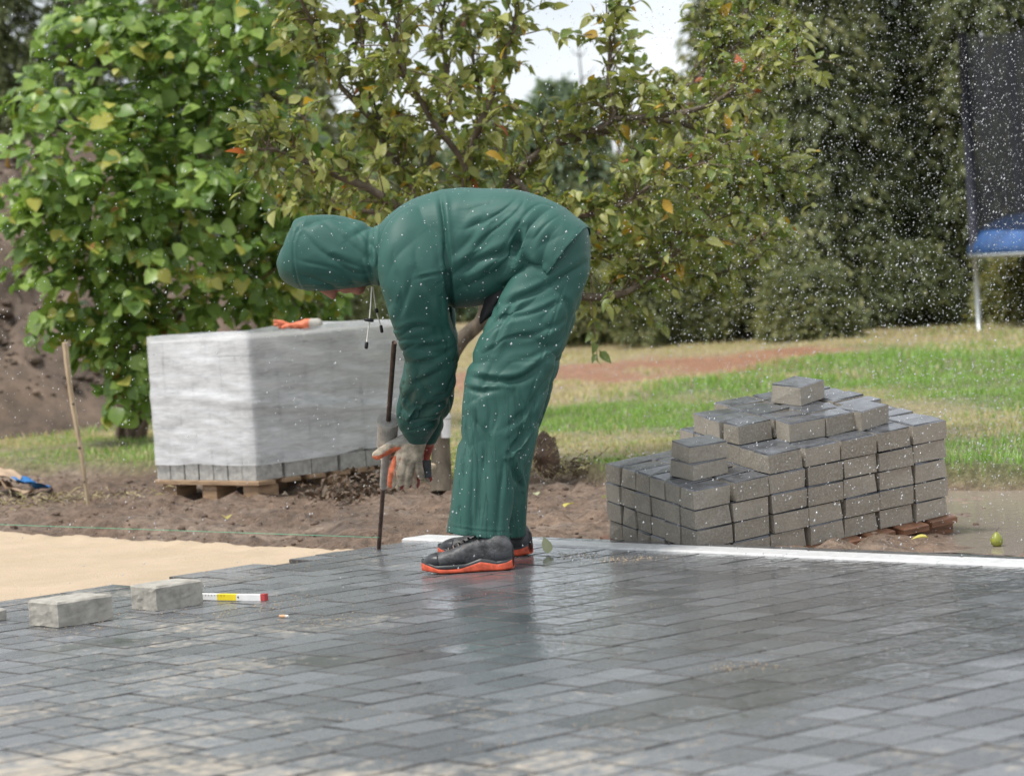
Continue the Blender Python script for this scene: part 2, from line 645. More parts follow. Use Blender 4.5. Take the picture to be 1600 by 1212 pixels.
def suit_material():
    t = NT('green_pvc_rainwear')
    f = t.noise(6, 4, 0.55); g = t.noise(260, 2, 0.6)
    c = t.ramp(f, [(0.3, (0.021, 0.084, 0.067)), (0.7, (0.032, 0.108, 0.089))])
    # rivulets of water running down the cloth, and wet dark patches low on the legs
    s1 = t.noise(46, 3, 0.5, 'World', (1, 1, 0.022), 0.5)
    riv = t.ramp(s1, [(0.50, 0.0), (0.54, 1.0), (0.58, 0.0)])
    ge = t.n('NewGeometry'); sp = t.n('SeparateXYZ'); t.l(ge.outputs['Position'], sp.inputs[0])
    lo = t.n('MapRange'); t.l(sp.outputs['Z'], lo.inputs['Value'])
    lo.inputs['From Min'].default_value = 0.42; lo.inputs['From Max'].default_value = 0.72
    lo.inputs['To Min'].default_value = 0.7; lo.inputs['To Max'].default_value = 0.0
    riv2 = t.math('MULTIPLY', riv, lo.outputs['Result'])
    damp = t.math('MULTIPLY', t.ramp(t.noise(5, 3, 0.5, 'World', (1, 1, 0.5)), [(0.45, 0.0), (0.6, 0.55)]), lo.outputs['Result'])
    c = t.mix(damp, c, (0.016, 0.082, 0.063))
    t.base(t.mix(riv2, c, (0.007, 0.044, 0.034)))
    t.rough(t.mix(riv2, t.ramp(f, [(0.3, 0.50), (0.7, 0.68)]), 0.28))
    t.b.inputs['Specular IOR Level'].default_value = 0.36
    vo = t.n('TexVoronoi'); vo.inputs['Scale'].default_value = 120
    t.l(t.coord('World'), vo.inputs['Vector'])
    drop = t.ramp(vo.outputs['Distance'], [(0.0, 1.0), (0.25, 0.0)])
    wr = t.noise(9, 3, 0.5, 'World', (1, 1, 1), 1.2)
    t.bump(t.math('ADD', t.math('ADD', t.math('MULTIPLY', wr, 0.2), t.math('MULTIPLY', g, 0.03)), t.math('MULTIPLY', drop, 0.05)), 0.4, 0.010)
    return t.m


M['suit'] = suit_material()
M['skin'] = simple('skin', (0.30, 0.125, 0.085), 0.5, 0.15, 60, 0.15, 0.001)
M['dark'] = simple('black_cloth', (0.012, 0.013, 0.014), 0.7, 0.3, 60)
M['glove'] = simple('dirty_knit', (0.50, 0.42, 0.32), 0.85, 0.55, 34, 0.7, 0.005)
M['orange'] = simple('orange_latex', (0.62, 0.16, 0.075), 0.6, 0.45, 40, 0.4, 0.003)
M['cuff'] = simple('grey_knit_cuff', (0.42, 0.40, 0.36), 0.9, 0.2, 60, 0.6, 0.004, 'World', (1, 1, 6))
M['redlatex'] = simple('dirty_red_latex', (0.30, 0.05, 0.035), 0.6, 0.3, 45, 0.4, 0.003)
M['shoe'] = simple('shoe_upper', (0.055, 0.055, 0.058), 0.5, 0.8, 38, 0.9, 0.006)
M['shoecap'] = simple('shoe_toe_rubber', (0.028, 0.03, 0.033), 0.4, 0.3, 70, 0.3, 0.002)
M['sole'] = simple('orange_sole', (0.62, 0.10, 0.045), 0.5, 0.5, 36, 0.4, 0.003)
M['lace'] = simple('grey_lace', (0.16, 0.12, 0.11), 0.8, 0.3, 80)
M['lace_r'] = simple('red_stitching', (0.30, 0.055, 0.04), 0.8, 0.2, 80)
M['cord'] = simple('white_cord', (0.72, 0.70, 0.64), 0.8, 0.1, 90)
M['black'] = simple('black_plastic', (0.01, 0.01, 0.011), 0.4, 0.2, 60)
M['rust'] = simple('rusty_steel', (0.115, 0.075, 0.06), 0.6, 0.5, 40, 0.5, 0.002, metal=0.3)
M['sleeve'] = simple('dusty_aluminium', (0.36, 0.34, 0.31), 0.55, 0.3, 34, 0.3, 0.002, metal=0.2)
M['iron'] = simple('dark_iron', (0.07, 0.075, 0.08), 0.5, 0.3, 40, 0.3, 0.002, metal=0.4)
M['white'] = simple('white_plastic', (0.75, 0.75, 0.74), 0.4, 0.06, 40, 0)
M['yellow'] = simple('yellow_paint', (0.80, 0.62, 0.03), 0.45, 0.08, 40, 0)
M['red'] = simple('red_end', (0.42, 0.05, 0.05), 0.5, 0.2, 40, 0)
M['string'] = simple('green_string', (0.10, 0.46, 0.28), 0.7, 0.1, 40, 0)
M['paper'] = simple('kraft_paper', (0.50, 0.36, 0.245), 0.8, 0.2, 12, 0.5, 0.01)
M['blue'] = simple('blue_print', (0.025, 0.16, 0.42), 0.5, 0.3, 12, 0.3, 0.01)
M['tan'] = simple('cork_tip', (0.62, 0.36, 0.20), 0.8, 0.2, 60)
M['galv'] = simple('galvanised_tube', (0.42, 0.45, 0.45), 0.4, 0.15, 30, 0.1, 0.002, metal=0.5)
M['pad'] = simple('blue_vinyl', (0.035, 0.095, 0.25), 0.35, 0.35, 5, 0.4, 0.03)
M['foam'] = simple('black_foam', (0.016, 0.018, 0.03), 0.8, 0.2, 30)
M['fruit'] = simple('fallen_pear', (0.22, 0.24, 0.035), 0.4, 0.2, 30, 0)
t_ = NT('trampoline_net')
t_.base((0.014, 0.016, 0.022)); t_.rough(0.8)
tr_ = t_.n('BsdfTransparent'); ms_ = t_.n('MixShader'); ms_.inputs['Fac'].default_value = 0.62
t_.l(tr_.outputs['BSDF'], ms_.inputs[1]); t_.l(t_.b.outputs['BSDF'], ms_.inputs[2]); t_.l(ms_.outputs['Shader'], t_.out.inputs['Surface'])
M['net'] = t_.m
t_ = NT('raindrop')
t_.base((0.66, 0.68, 0.70)); t_.rough(0.12)
t_.b.inputs['Specular IOR Level'].default_value = 0.9
tr_ = t_.n('BsdfTransparent'); ms_ = t_.n('MixShader'); ms_.inputs['Fac'].default_value = 0.68
t_.l(tr_.outputs['BSDF'], ms_.inputs[1]); t_.l(t_.b.outputs['BSDF'], ms_.inputs[2]); t_.l(ms_.outputs['Shader'], t_.out.inputs['Surface'])
M['rain'] = t_.m
t_ = NT('muddy_water')
t_.base((0.30, 0.25, 0.215)); t_.rough(0.12)
t_.b.inputs['Specular IOR Level'].default_value = 1.0
t_.bump(t_.noise(17, 3, 0.55), 0.5, 0.006)
M['water'] = t_.m

# ================================================================== THE SETTING
ANG = math.radians(48)
Udir = np.array((math.sin(ANG), math.cos(ANG)))
Vdir = np.array((-math.cos(ANG), math.sin(ANG)))
def uv(p): return float(np.dot((p[0], p[1]), Udir)), float(np.dot((p[0], p[1]), Vdir))
U_FAR = 0.5 * (uv(gnd(860, 842))[0] + uv(gnd(1500, 861))[0])
U_W1 = -0.03 + 0.5 * (uv(gnd(1200, 857))[0] + uv(gnd(1500, 869))[0])
U_W0 = 0.02 + 0.5 * (uv(gnd(1200, 871))[0] + uv(gnd(1500, 882))[0])
V_SAND = 0.5 * (uv(gnd(100, 926))[1] + uv(gnd(540, 858))[1])
U_SAND = 0.5 * (uv(gnd(0, 833))[0] + uv(gnd(340, 840))[0])
print('U', U_FAR, U_W1, U_W0, 'V', V_SAND, 'Us', U_SAND)

LAWN = [(-60, 40), (-9.0, 17.3)] + [tuple(gnd(*q))[:2] for q in ((0, 726), (250, 728))] + [(-0.75, 14.6)] + \
       [tuple(gnd(*q))[:2] for q in ((735, 722), (840, 716), (965, 742), (1130, 742), (1465, 734), (1600, 737))] + [(9, 9.5), (60, 0)]
LX = np.array([q[0] for q in LAWN]); LY = np.array([q[1] for q in LAWN])
def lawn_edge(x): return np.interp(x, LX, LY)


def ground_h(x, y):
    P = np.c_[x, y]
    u = P @ Udir
    e = lawn_edge(x) + 0.10 * fbm(P * 2.5, 3, 5)
    lawn = np.clip((y - e) / 0.12, 0, 1)
    rough = 0.030 * fbm(P * 3.2, 5, 1) + 0.036 * np.abs(fbm(P * 7, 4, 9)) - 0.012
    d = -0.055 + rough
    g = 0.012 + 0.02 * fbm(P * 1.1, 3, 2)
    h = d * (1 - lawn) + g * lawn
    edge = np.clip((u - (U_FAR - 0.10)) / 0.08, 0, 1)
    near_left = np.clip((u - (U_SAND - 0.02)) / 0.12, 0, 1)
    v = P @ Vdir
    edge = np.where(v > V_SAND, near_left, edge)
    h = np.where(u < U_FAR + 0.25, np.minimum(h, -0.012), h)
    h = h * edge + -0.13 * (1 - edge)
    mud = np.clip((x - 1.15) / 0.35, 0, 1) * (1 - lawn)
    h = h * (1 - mud * edge) + (-0.078 + 0.30 * rough) * mud * edge
    # the far side of the garden drops and rises a little
    return h, lawn, edge


def axis_pts(segs):
    out = []
    for a, b, st in segs:
        out += list(np.arange(a, b, st))
    return np.array(out + [segs[-1][1]])


gx = axis_pts([(-400, -40, 40), (-40, -6, 2), (-6, -3.0, 0.12), (-3.0, 3.2, 0.032), (3.2, 8, 0.15), (8, 40, 2), (40, 400, 40)])
gy = axis_pts([(-30, 4, 2), (4, 9, 0.4), (9, 15, 0.032), (15, 20, 0.08), (20, 40, 0.25), (40, 80, 3), (80, 900, 40)])
GX, GY = np.meshgrid(gx, gy, indexing='ij')
hx, lw, ed = ground_h(GX.ravel(), GY.ravel())
V = np.c_[GX.ravel(), GY.ravel(), hx]
ni, nj = len(gx), len(gy)
I = np.arange(ni * nj).reshape(ni, nj)
F = np.stack([I[:-1, :-1].ravel(), I[1:, :-1].ravel(), I[1:, 1:].ravel(), I[:-1, 1:].ravel()], axis=1)
ground = obj('ground', V, F, M['ground'], smooth=True)
tag(ground, kind='structure')
P2 = V[:, :2]
soil = np.array((0.215, 0.150, 0.108)) * (1 + 0.25 * fbm(P2 * 1.3, 3, 21))[:, None]
pale = np.array((0.31, 0.235, 0.18))
k = np.clip(fbm(P2 * 2.1, 3, 31) * 0.8, 0, 1)[:, None]
soil = soil * (1 - k) + pale * k
turf = np.array((0.17, 0.185, 0.075))


def straw_amount(x, y):
    """dry bleached turf: a broad strip left of the lawn, plus scattered patches"""
    a = gnd(870, 640); b = gnd(1330, 540)
    ax_, ay_, bx_, by_ = a.x, a.y, b.x, b.y
    t = np.clip((y - ay_) / (by_ - ay_), -0.3, 1.3)
    xc = ax_ + (bx_ - ax_) * t
    s = np.clip((xc + 0.25 + 0.25 * fbm(np.c_[x, y] * 0.8, 3, 44) - x) / 0.5, 0, 1)
    p = np.clip(fbm(np.c_[x, y] * np.array((0.9, 0.5)), 4, 41) * 1.3 - 0.05, 0, 0.75)
    far = np.clip((y - 24.5) / 1.0, 0, 0.8)
    left = np.where(x < -1.0, 0.25, 0)
    return np.clip(np.where(x > -1.0, s, left) + p + far, 0, 1)


def bark_band(x, y):
    """the strip of red bark mulch"""
    a = gnd(850, 592); b = gnd(1310, 541)
    d = np.array((b.x - a.x, b.y - a.y)); L = np.linalg.norm(d); d /= L
    q = np.c_[x - a.x, y - a.y]
    t = q @ d
    s = q @ np.array((-d[1], d[0])) + 0.55 * fbm(np.c_[x, y] * 0.9, 4, 48)
    w = 2.1 * np.clip(1.15 - t / (L * 1.08), 0.0, 1)
    rag = np.clip(0.95 + 0.8 * fbm(np.c_[x, y] * np.array((2.2, 1.1)), 4, 49), 0.1, 1)
    return rag * np.clip((w - np.abs(s)) / 0.6, 0, 1) * (t > -3.4) * (t < L * 1.1)


st_ = straw_amount(P2[:, 0], P2[:, 1])[:, None]
tf_ = turf * (1 - st_) + np.array((0.37, 0.30, 0.17)) * st_
bk_ = bark_band(P2[:, 0], P2[:, 1])[:, None]
tf_ = tf_ * (1 - bk_) + np.array((0.36, 0.18, 0.10)) * bk_
colr = soil * (1 - lw[:, None]) + tf_ * lw[:, None]
att = ground.data.attributes.new('soil', 'FLOAT_COLOR', 'POINT')
att.data.foreach_set('color', np.c_[np.clip(colr, 0, 1), np.ones(len(colr))].astype(np.float32).ravel())

# ---- sand bed
su = np.r_[np.arange(U_SAND - 4.2, U_SAND - 0.35, 0.06), np.arange(U_SAND - 0.35, U_SAND + 0.28, 0.018)]
sv = np.r_[np.arange(V_SAND - 0.30, V_SAND + 4.0, 0.03), np.arange(V_SAND + 4.0, V_SAND + 7, 0.3)]
SU, SV = np.meshgrid(su, sv, indexing='ij')
q = np.c_[SU.ravel(), SV.ravel()]
xy = q[:, :1] * Udir + q[:, 1:] * Vdir
hh = -0.016 + 0.005 * fbm(xy * 5, 5, 3) + 0.0022 * np.sin(q[:, 1] * 46 + 1.5 * fbm(xy * 2, 2, 4)) * np.clip(fbm(xy * 1.2, 2, 14) + 0.3, 0, 1)
wob = 0.018 * fbm(xy * 4, 3, 6)
t = (q[:, 0] - (U_SAND + wob - 0.03))
ridge = np.exp(-(t / 0.045) ** 2) * (0.008 + 0.010 * np.clip(fbm(xy * 16, 4, 8), -1, 1)) * np.clip(0.6 + 1.5 * fbm(xy * 1.5, 2, 12), 0, 1.2)
hh = hh + np.maximum(ridge, 0) - np.clip((t - 0.05) / 0.1, 0, 1) * 0.10
hh -= np.clip((V_SAND - 0.02 - q[:, 1]) / 0.1, 0, 1) * 0.06
I = np.arange(len(q)).reshape(len(su), len(sv))
F = np.stack([I[:-1, :-1].ravel(), I[1:, :-1].ravel(), I[1:, 1:].ravel(), I[:-1, 1:].ravel()], axis=1)
sand = obj('sand_bed', np.c_[xy, hh], F, M['sand'], smooth=True)
tag(sand, kind='structure')

# ---- pavement
pave = empty('pavement')
tag(pave, kind='structure')
bed_c = []
for u_, v_ in ((U_FAR - 11, V_SAND - 9), (U_FAR, V_SAND - 9), (U_FAR, V_SAND), (U_FAR - 11, V_SAND)):
    p = u_ * Udir + v_ * Vdir
    bed_c.append((p[0], p[1], -0.014))
obj('joint_bed', bed_c, [(0, 1, 2, 3)], M['joint'], pave)
PH = 0.07
cells = []
ROWW = 0.14
nrow = int(9 / ROWW)
EXTRA = [0.05, -0.04, 0.10]
for r in range(nrow):
    vc = V_SAND - (r + 0.5) * ROWW
    for a, b in ((U_W1 + 0.004, U_FAR), (U_FAR - 11, U_W0 - 0.004)):
        u_ = b
        if r % 2: 
            L = random.choice((0.08, 0.12)); L = min(L, u_ - a)
            cells.append((u_ - L / 2, vc, L)); u_ -= L
        while u_ - a > 0.02:
            L = random.choice((0.11, 0.14, 0.14, 0.21, 0.21))
            if u_ - a - L < 0.05: L = u_ - a
            if r < 3 and random.random() < (0.06, 0.0, 0.0)[r] and b < U_W0:
                u_ -= L; continue
            cells.append((u_ - L / 2, vc, L)); u_ -= L
UVrot = np.array(((Udir[0], Vdir[0], 0), (Udir[1], Vdir[1], 0), (0, 0, 1)))
meshes = {}
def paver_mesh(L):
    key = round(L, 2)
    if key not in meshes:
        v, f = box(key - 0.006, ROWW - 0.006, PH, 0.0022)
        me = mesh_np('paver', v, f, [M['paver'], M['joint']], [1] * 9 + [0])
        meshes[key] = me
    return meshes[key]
scored = []
for (u_, v_, L) in cells:
    p = u_ * Udir + v_ * Vdir
    if p[1] < 1.0: continue
    cs = np.array([np.r_[p + du * Udir * L / 2 + dv * Vdir * ROWW / 2, 0] for du, dv in ((-1, -1), (1, -1), (1, 1), (-1, 1))])
    x, y, w = proj(cs)
    infr = w.min() > 1 and x.max() > 0 and x.min() < 1600 and y.max() > 0 and y.min() < 1212
    area = 0.5 * abs(np.dot(x, np.roll(y, 1)) - np.dot(y, np.roll(x, 1))) if infr else 0
    cx, cy = np.clip(x, 0, 1600), np.clip(y, 0, 1212)
    area = 0.5 * abs(np.dot(cx, np.roll(cy, 1)) - np.dot(cy, np.roll(cx, 1))) if infr else 0
    scored.append((area, p, L))
scored.sort(key=lambda s: -s[0])
rest_V, rest_F, rest_T, off = [], [], [], 0
for i, (area, p, L) in enumerate(scored):
    tx, ty = np.random.default_rng(i).normal(0, 0.0042, 2)
    tx, ty = np.clip((tx, ty), -0.018, 0.018)
    dz = random.uniform(-0.0009, 0.0009)
    R = Matrix(((Udir[0], Vdir[0], 0, p[0]), (Udir[1], Vdir[1], 0, p[1]), (0, 0, 1, -PH + dz), (0, 0, 0, 1))) @ Matrix.Rotation(tx, 4, 'X') @ Matrix.Rotation(ty, 4, 'Y') @ Matrix.Rotation(random.uniform(-0.008, 0.008), 4, 'Z')
    if i < 300:
        o = link('paver', paver_mesh(L), pave)
        o.matrix_basis = R
    else:
        v, f = box(round(L, 2) - 0.006, ROWW - 0.006, PH, 0.0022)
        rest_V.append(xf(v, R)); rest_F += [tuple(k + off for k in g) for g in f]; off += len(v)
        rest_T += [random.random()] * len(v)
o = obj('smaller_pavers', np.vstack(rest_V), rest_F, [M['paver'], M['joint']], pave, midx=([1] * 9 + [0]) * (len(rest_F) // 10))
tag(o, kind='stuff')
a = o.data.attributes.new('tint', 'FLOAT', 'POINT'); a.data.foreach_set('value', np.array(rest_T, np.float32))
# white border slabs along the far edge
wv = V_SAND + 0.06
n = 0
while wv > V_SAND - 8.5:
    L = 0.60
    v, f = box(U_W1 - U_W0 - 0.006, L - 0.003, 0.08, 0.006)
    p = (U_W0 + U_W1) / 2 * Udir + (wv - L / 2) * Vdir
    R = Matrix(((Udir[0], Vdir[0], 0, p[0]), (Udir[1], Vdir[1], 0, p[1]), (0, 0, 1, -0.074 + random.uniform(-0.001, 0.001)), (0, 0, 0, 1)))
    o = link('border_slab', mesh_np('border_slab', v, f, M['border']), pave)
    o.matrix_basis = R
    wv -= L

# loose grains and crumbs of sand left on the pavers
cr_n = 900
px = rng.uniform(0, 1600, cr_n); py = rng.uniform(880, 1212, cr_n)
tv = np.array([(1, 0, 0), (-1, 0, 0), (0, 1, 0), (0, -1, 0), (0, 0, 0.6), (0, 0, -0.2)], float)
tf = np.array([(0, 2, 4), (2, 1, 4), (1, 3, 4), (3, 0, 4), (2, 0, 5), (1, 2, 5), (3, 1, 5), (0, 3, 5)])
pts, szs = [], []
cl = [(gnd(a_, b_), c_) for a_, b_, c_ in ((520, 968, 0.09), (1158, 1042, 0.05), (365, 955, 0.10), (470, 940, 0.12), (905, 868, 0.05), (960, 874, 0.05), (1000, 873, 0.04), (250, 955, 0.14), (120, 985, 0.12), (700, 1180, 0.25), (860, 1150, 0.22), (640, 1120, 0.2), (300, 1060, 0.2), (1000, 1190, 0.25))]
for c_, rr in cl:
    for _ in range(70):
        pts.append((c_.x + rng.normal(0, rr * 0.8), c_.y + rng.normal(0, rr * 0.8), 0.001)); szs.append(rng.uniform(0.0015, 0.005))
for _ in range(1500):
    u_ = rng.uniform(U_W0 - 4.5, U_W0); v_ = V_SAND - abs(rng.normal(0, 0.25))
    p = u_ * Udir + v_ * Vdir
    pts.append((p[0], p[1], 0.001)); szs.append(rng.uniform(0.001, 0.0035))
for a_, b_ in zip(px, py):
    c_ = gnd(a_, b_)
    if uv(c_)[1] < V_SAND:
        pts.append((c_.x, c_.y, 0.001)); szs.append(rng.uniform(0.001, 0.0028))
pts = np.array(pts); szs = np.array(szs)
ang = rng.uniform(0, 6.28, len(pts))
Rm = np.zeros((len(pts), 3, 3)); Rm[:, 0, 0] = np.cos(ang); Rm[:, 0, 1] = -np.sin(ang) * 0.7; Rm[:, 1, 0] = np.sin(ang); Rm[:, 1, 1] = np.cos(ang) * 0.7; Rm[:, 2, 2] = 0.7
V, F = scatter(tv, tf, Rm * szs[:, None, None], pts)
tag(obj('sand_crumbs', V, F, M['sand']), 'loose crumbs of damp sand scattered over the grey pavers', 'sand', kind='stuff')

# ---- soil heap behind the hazel
mx_ = np.arange(-9, -0.4, 0.05); my_ = np.arange(17.0, 27, 0.07)
MX, MY = np.meshgrid(mx_, my_, indexing='ij')
X, Y = MX.ravel(), MY.ravel()
d = np.sqrt(((X + 6.0) / 4.9) ** 2 + ((Y - 22.5) / 4.6) ** 2)
prof = np.clip(1 - d, 0, 1)
z = 3.2 * prof ** 0.85
P2 = np.c_[X, Y]
z = z + np.minimum(prof * 4, 1) * (0.34 * fbm(P2 * 1.1, 5, 51) + 0.24 * np.abs(fbm(P2 * 2.6, 5, 55)) - 0.1) - 0.06
I = np.arange(len(X)).reshape(len(mx_), len(my_))
F = np.stack([I[:-1, :-1].ravel(), I[1:, :-1].ravel(), I[1:, 1:].ravel(), I[:-1, 1:].ravel()], axis=1)
keep = prof[F].max(axis=1) > 0
tag(obj('soil_mound', np.c_[X, Y, z], F[keep], M['soil'], smooth=True), kind='structure')

hk = rng.choice(np.flatnonzero((prof > 0.06) & (Y < 22.5)), 7000, replace=True)
ico = bmesh.new(); bmesh.ops.create_icosphere(ico, subdivisions=1, radius=1)
tv = np.array([v.co[:] for v in ico.verts]); tf = np.array([[v.index for v in f.verts] for f in ico.faces]); ico.free()
sz = np.clip(rng.gamma(1.1, 0.016, len(hk)), 0.008, 0.075)
A = rng.normal(size=(len(hk), 3, 3)); Q_, _ = np.linalg.qr(A)
Sx = np.eye(3)[None] * sz[:, None, None]; Sx[:, 2, 2] *= 0.6
Vc, Fc = scatter(tv * (1 + 0.5 * vnoise(tv * 2.2, 3))[:, None], tf, Sx @ Q_, np.c_[X[hk], Y[hk], z[hk] + sz * 0.1])
tag(obj('heap_clods', Vc, Fc, M['soil']), 'lumps and clods of earth all over the soil heap', 'soil', kind='stuff')

# ---- puddle in the soft ground at the right
n = 60
pc = gnd(1630, 795, -0.05)
V = [(pc.x, pc.y, -0.0720)]
for i in range(n):
    a = 2 * math.pi * i / n
    rr = 1 + 0.12 * math.sin(3 * a + 1) + 0.08 * math.sin(7 * a)
    V.append((pc.x + 0.95 * rr * math.cos(a) , pc.y + 1.25 * rr * math.sin(a) - 0.25 * math.cos(a), -0.0720))
V = [(v_[0] + max(0, U_FAR - 0.05 - uv(v_)[0]) * Udir[0], v_[1] + max(0, U_FAR - 0.05 - uv(v_)[0]) * Udir[1], v_[2]) for v_ in V]
puddle = obj('puddle', V, [(0, i + 1, (i + 1) % n + 1) for i in range(n)], M['water'])
tag(puddle, kind='structure')

# ---- clods on the dug strip
N = 11000
X = rng.uniform(-3.2, 2.9, N); Y = rng.uniform(9.4, 16.5, N)
hh, lw, ed = ground_h(X, Y)
keepm = (lw < 0.15) & (ed > 0.9) & ~((X > 1.2) & (rng.random(N) < 0.85))
X, Y, hh = X[keepm], Y[keepm], hh[keepm]
sz = np.clip(rng.gamma(1.0, 0.0040, len(X)) + 0.0015, 0, 0.022)
ico = bmesh.new(); bmesh.ops.create_icosphere(ico, subdivisions=1, radius=1)
tv = np.array([v.co[:] for v in ico.verts]); tf = np.array([[v.index for v in f.verts] for f in ico.faces]); ico.free()
A = rng.normal(size=(len(X), 3, 3)); Q_, _ = np.linalg.qr(A)
Sx = np.eye(3)[None] * sz[:, None, None]; Sx[:, 2, 2] *= 0.6; Sx[:, 1, 1] *= 0.8
tvj = tv * (1 + 0.5 * vnoise(tv * 2.2, 3))[:, None]
V, F = scatter(tvj, tf, Sx @ Q_, np.c_[X, Y, hh + sz * 0.05])
tag(obj('soil_clods', V, F, M['clod'], smooth=True), 'small brown soil clods strewn over the dug ground', 'soil', kind='stuff')

# ---- lawn blades
def blades(n, x0, x1, y0, y1, hgt, wid, seed):
    g = np.random.default_rng(seed)
    X = g.uniform(x0, x1, n); Y = g.uniform(y0, y1, n)
    fr = np.abs(X) / Y < 0.27
    X, Y = X[fr], Y[fr]
    h, lw, ed = ground_h(X, Y)
    bk = bark_band(X, Y); stw = straw_amount(X, Y)
    dm = np.sqrt(((X + 6.3) / 4.9) ** 2 + ((Y - 22.5) / 4.6) ** 2)
    k = (lw > 0.6) & (bk < g.uniform(0.1, 0.9, len(X))) & (dm > 0.97)
    X, Y, h, stw = X[k], Y[k], h[k], stw[k]
    m = len(X)
    s = g.uniform(0.55, 1.3, m) * (1 - 0.45 * stw) * (0.8 + 0.5 * np.clip(fbm(np.c_[X, Y] * 1.7, 3, 61), -1, 1))
    a = g.uniform(0, 6.283, m); ln = g.uniform(0.1, 0.8, m)
    side = np.c_[np.cos(a), np.sin(a), np.zeros(m)] * (wid * g.uniform(0.6, 1.2, m))[:, None]
    lean = np.c_[-np.sin(a), np.cos(a), np.zeros(m)] * (hgt * s * ln)[:, None]
    B = np.c_[X, Y, h - 0.004]
    up = np.c_[np.zeros(m), np.zeros(m), hgt * s]
    Vs = np.stack([B - side, B + side, B + 0.55 * up + 0.35 * lean + 0.7 * side, B + 0.55 * up + 0.35 * lean - 0.7 * side, B + up * 0.92 + lean], axis=1)
    base = (np.arange(m) * 5)[:, None]
    T1 = base + np.array([[0, 1, 2]]); T2 = base + np.array([[0, 2, 3]]); T3 = base + np.array([[3, 2, 4]])
    pr = g.random(m)
    mi = np.where(pr < 0.05 + 0.9 * stw, 2, np.where(g.random(m) < 0.45, 1, 0))
    return Vs.reshape(-1, 3), np.vstack([T1, T2, T3]), np.r_[mi, mi, mi]
parts = [blades(90000, -4.5, 3.6, 11.2, 18.5, 0.048, 0.0030, 1), blades(70000, -5.5, 6, 18.5, 33, 0.07, 0.006, 2)]
V = np.vstack([p[0] for p in parts]); F = np.vstack([parts[0][1], parts[1][1] + len(parts[0][0])])
tag(obj('lawn_grass', V, F, [M['gr0'], M['gr1'], M['gr2']], midx=np.r_[parts[0][2], parts[1][2]]),
    'short green and straw coloured lawn grass', 'grass', kind='stuff')

# ================================================================== TREES
def leaf_template(w=0.75, n=6, fold=0.12, droop=0.18, tip=1.6):
    """leaf of length 1 along +Y with a midrib fold and a drooping point; triangles"""
    V = [(0, 0, 0)]
    ys = np.linspace(0, 1, n)
    L, R, C = [], [], []
    for y in ys[1:-1]:
        x = 0.5 * w * (math.sin(math.pi * y ** 0.72) ** 0.8) * (1 if y < 0.8 else 0.9)
        z = -droop * y * y
        C.append(len(V)); V.append((0, y, z - 0.0))
        L.append(len(V)); V.append((-x, y * 0.98, z + fold * x * 2))
        R.append(len(V)); V.append((x, y * 0.98, z + fold * x * 2))
    t = len(V); V.append((0, 1.0, -droop))
    F = [(0, C[0], L[0]), (0, R[0], C[0])]
    for i in range(len(C) - 1):
        F += [(L[i], C[i], C[i + 1]), (L[i], C[i + 1], L[i + 1]), (C[i], R[i], R[i + 1]), (C[i], R[i + 1], C[i + 1])]
    F += [(L[-1], C[-1], t), (C[-1], R[-1], t)]
    return np.array(V, float), np.array(F)


def put_leaves(root, pos, d, nrm, size, mats, mi, tv, tf, individual=300):
    """the leaves that show largest become leaf objects of their own, all others one part"""
    Rm = basis(d, nrm) * size[:, None, None]
    x, y, w = proj(pos)
    vis = (x > 0) & (x < 1600) & (y > 0) & (y < 1212)
    face = np.abs(np.einsum('ni,ni->n', Rm[:, :, 2] / size[:, None], (pos - CAMP) / np.linalg.norm(pos - CAMP, axis=1)[:, None]))
    # nearest layer of the crown: nothing in front of it in its own pixel neighbourhood
    key = (x // 14).astype(int) * 1000 + (y // 14).astype(int)
    order = np.argsort(w)
    seen, first = set(), np.zeros(len(w), bool)
    for i in order:
        if key[i] not in seen:
            seen.add(key[i]); first[i] = True
    score = size * size * (0.15 + face) / w ** 2 * vis * (1 + 3 * first)
    top = np.argsort(-score)[:individual]
    sel = np.zeros(len(w), bool); sel[top] = True
    mlist = [M[k] for k in mats]
    var = [mesh_np('leaf', tv, tf, [m], smooth=True) for m in mlist]
    inv = wm(root).inverted()
    for i in top:
        o = link('leaf', var[mi[i]], root)
        R = Rm[i]
        o.matrix_basis = inv @ frame(pos[i], R[:, 0], R[:, 1], R[:, 2])
    V, F = scatter(tv, tf, Rm[~sel], pos[~sel])
    o = obj('crown', V, F, mlist, root, midx=np.repeat(mi[~sel], len(tf)), smooth=True)
    o['kind'] = 'stuff'


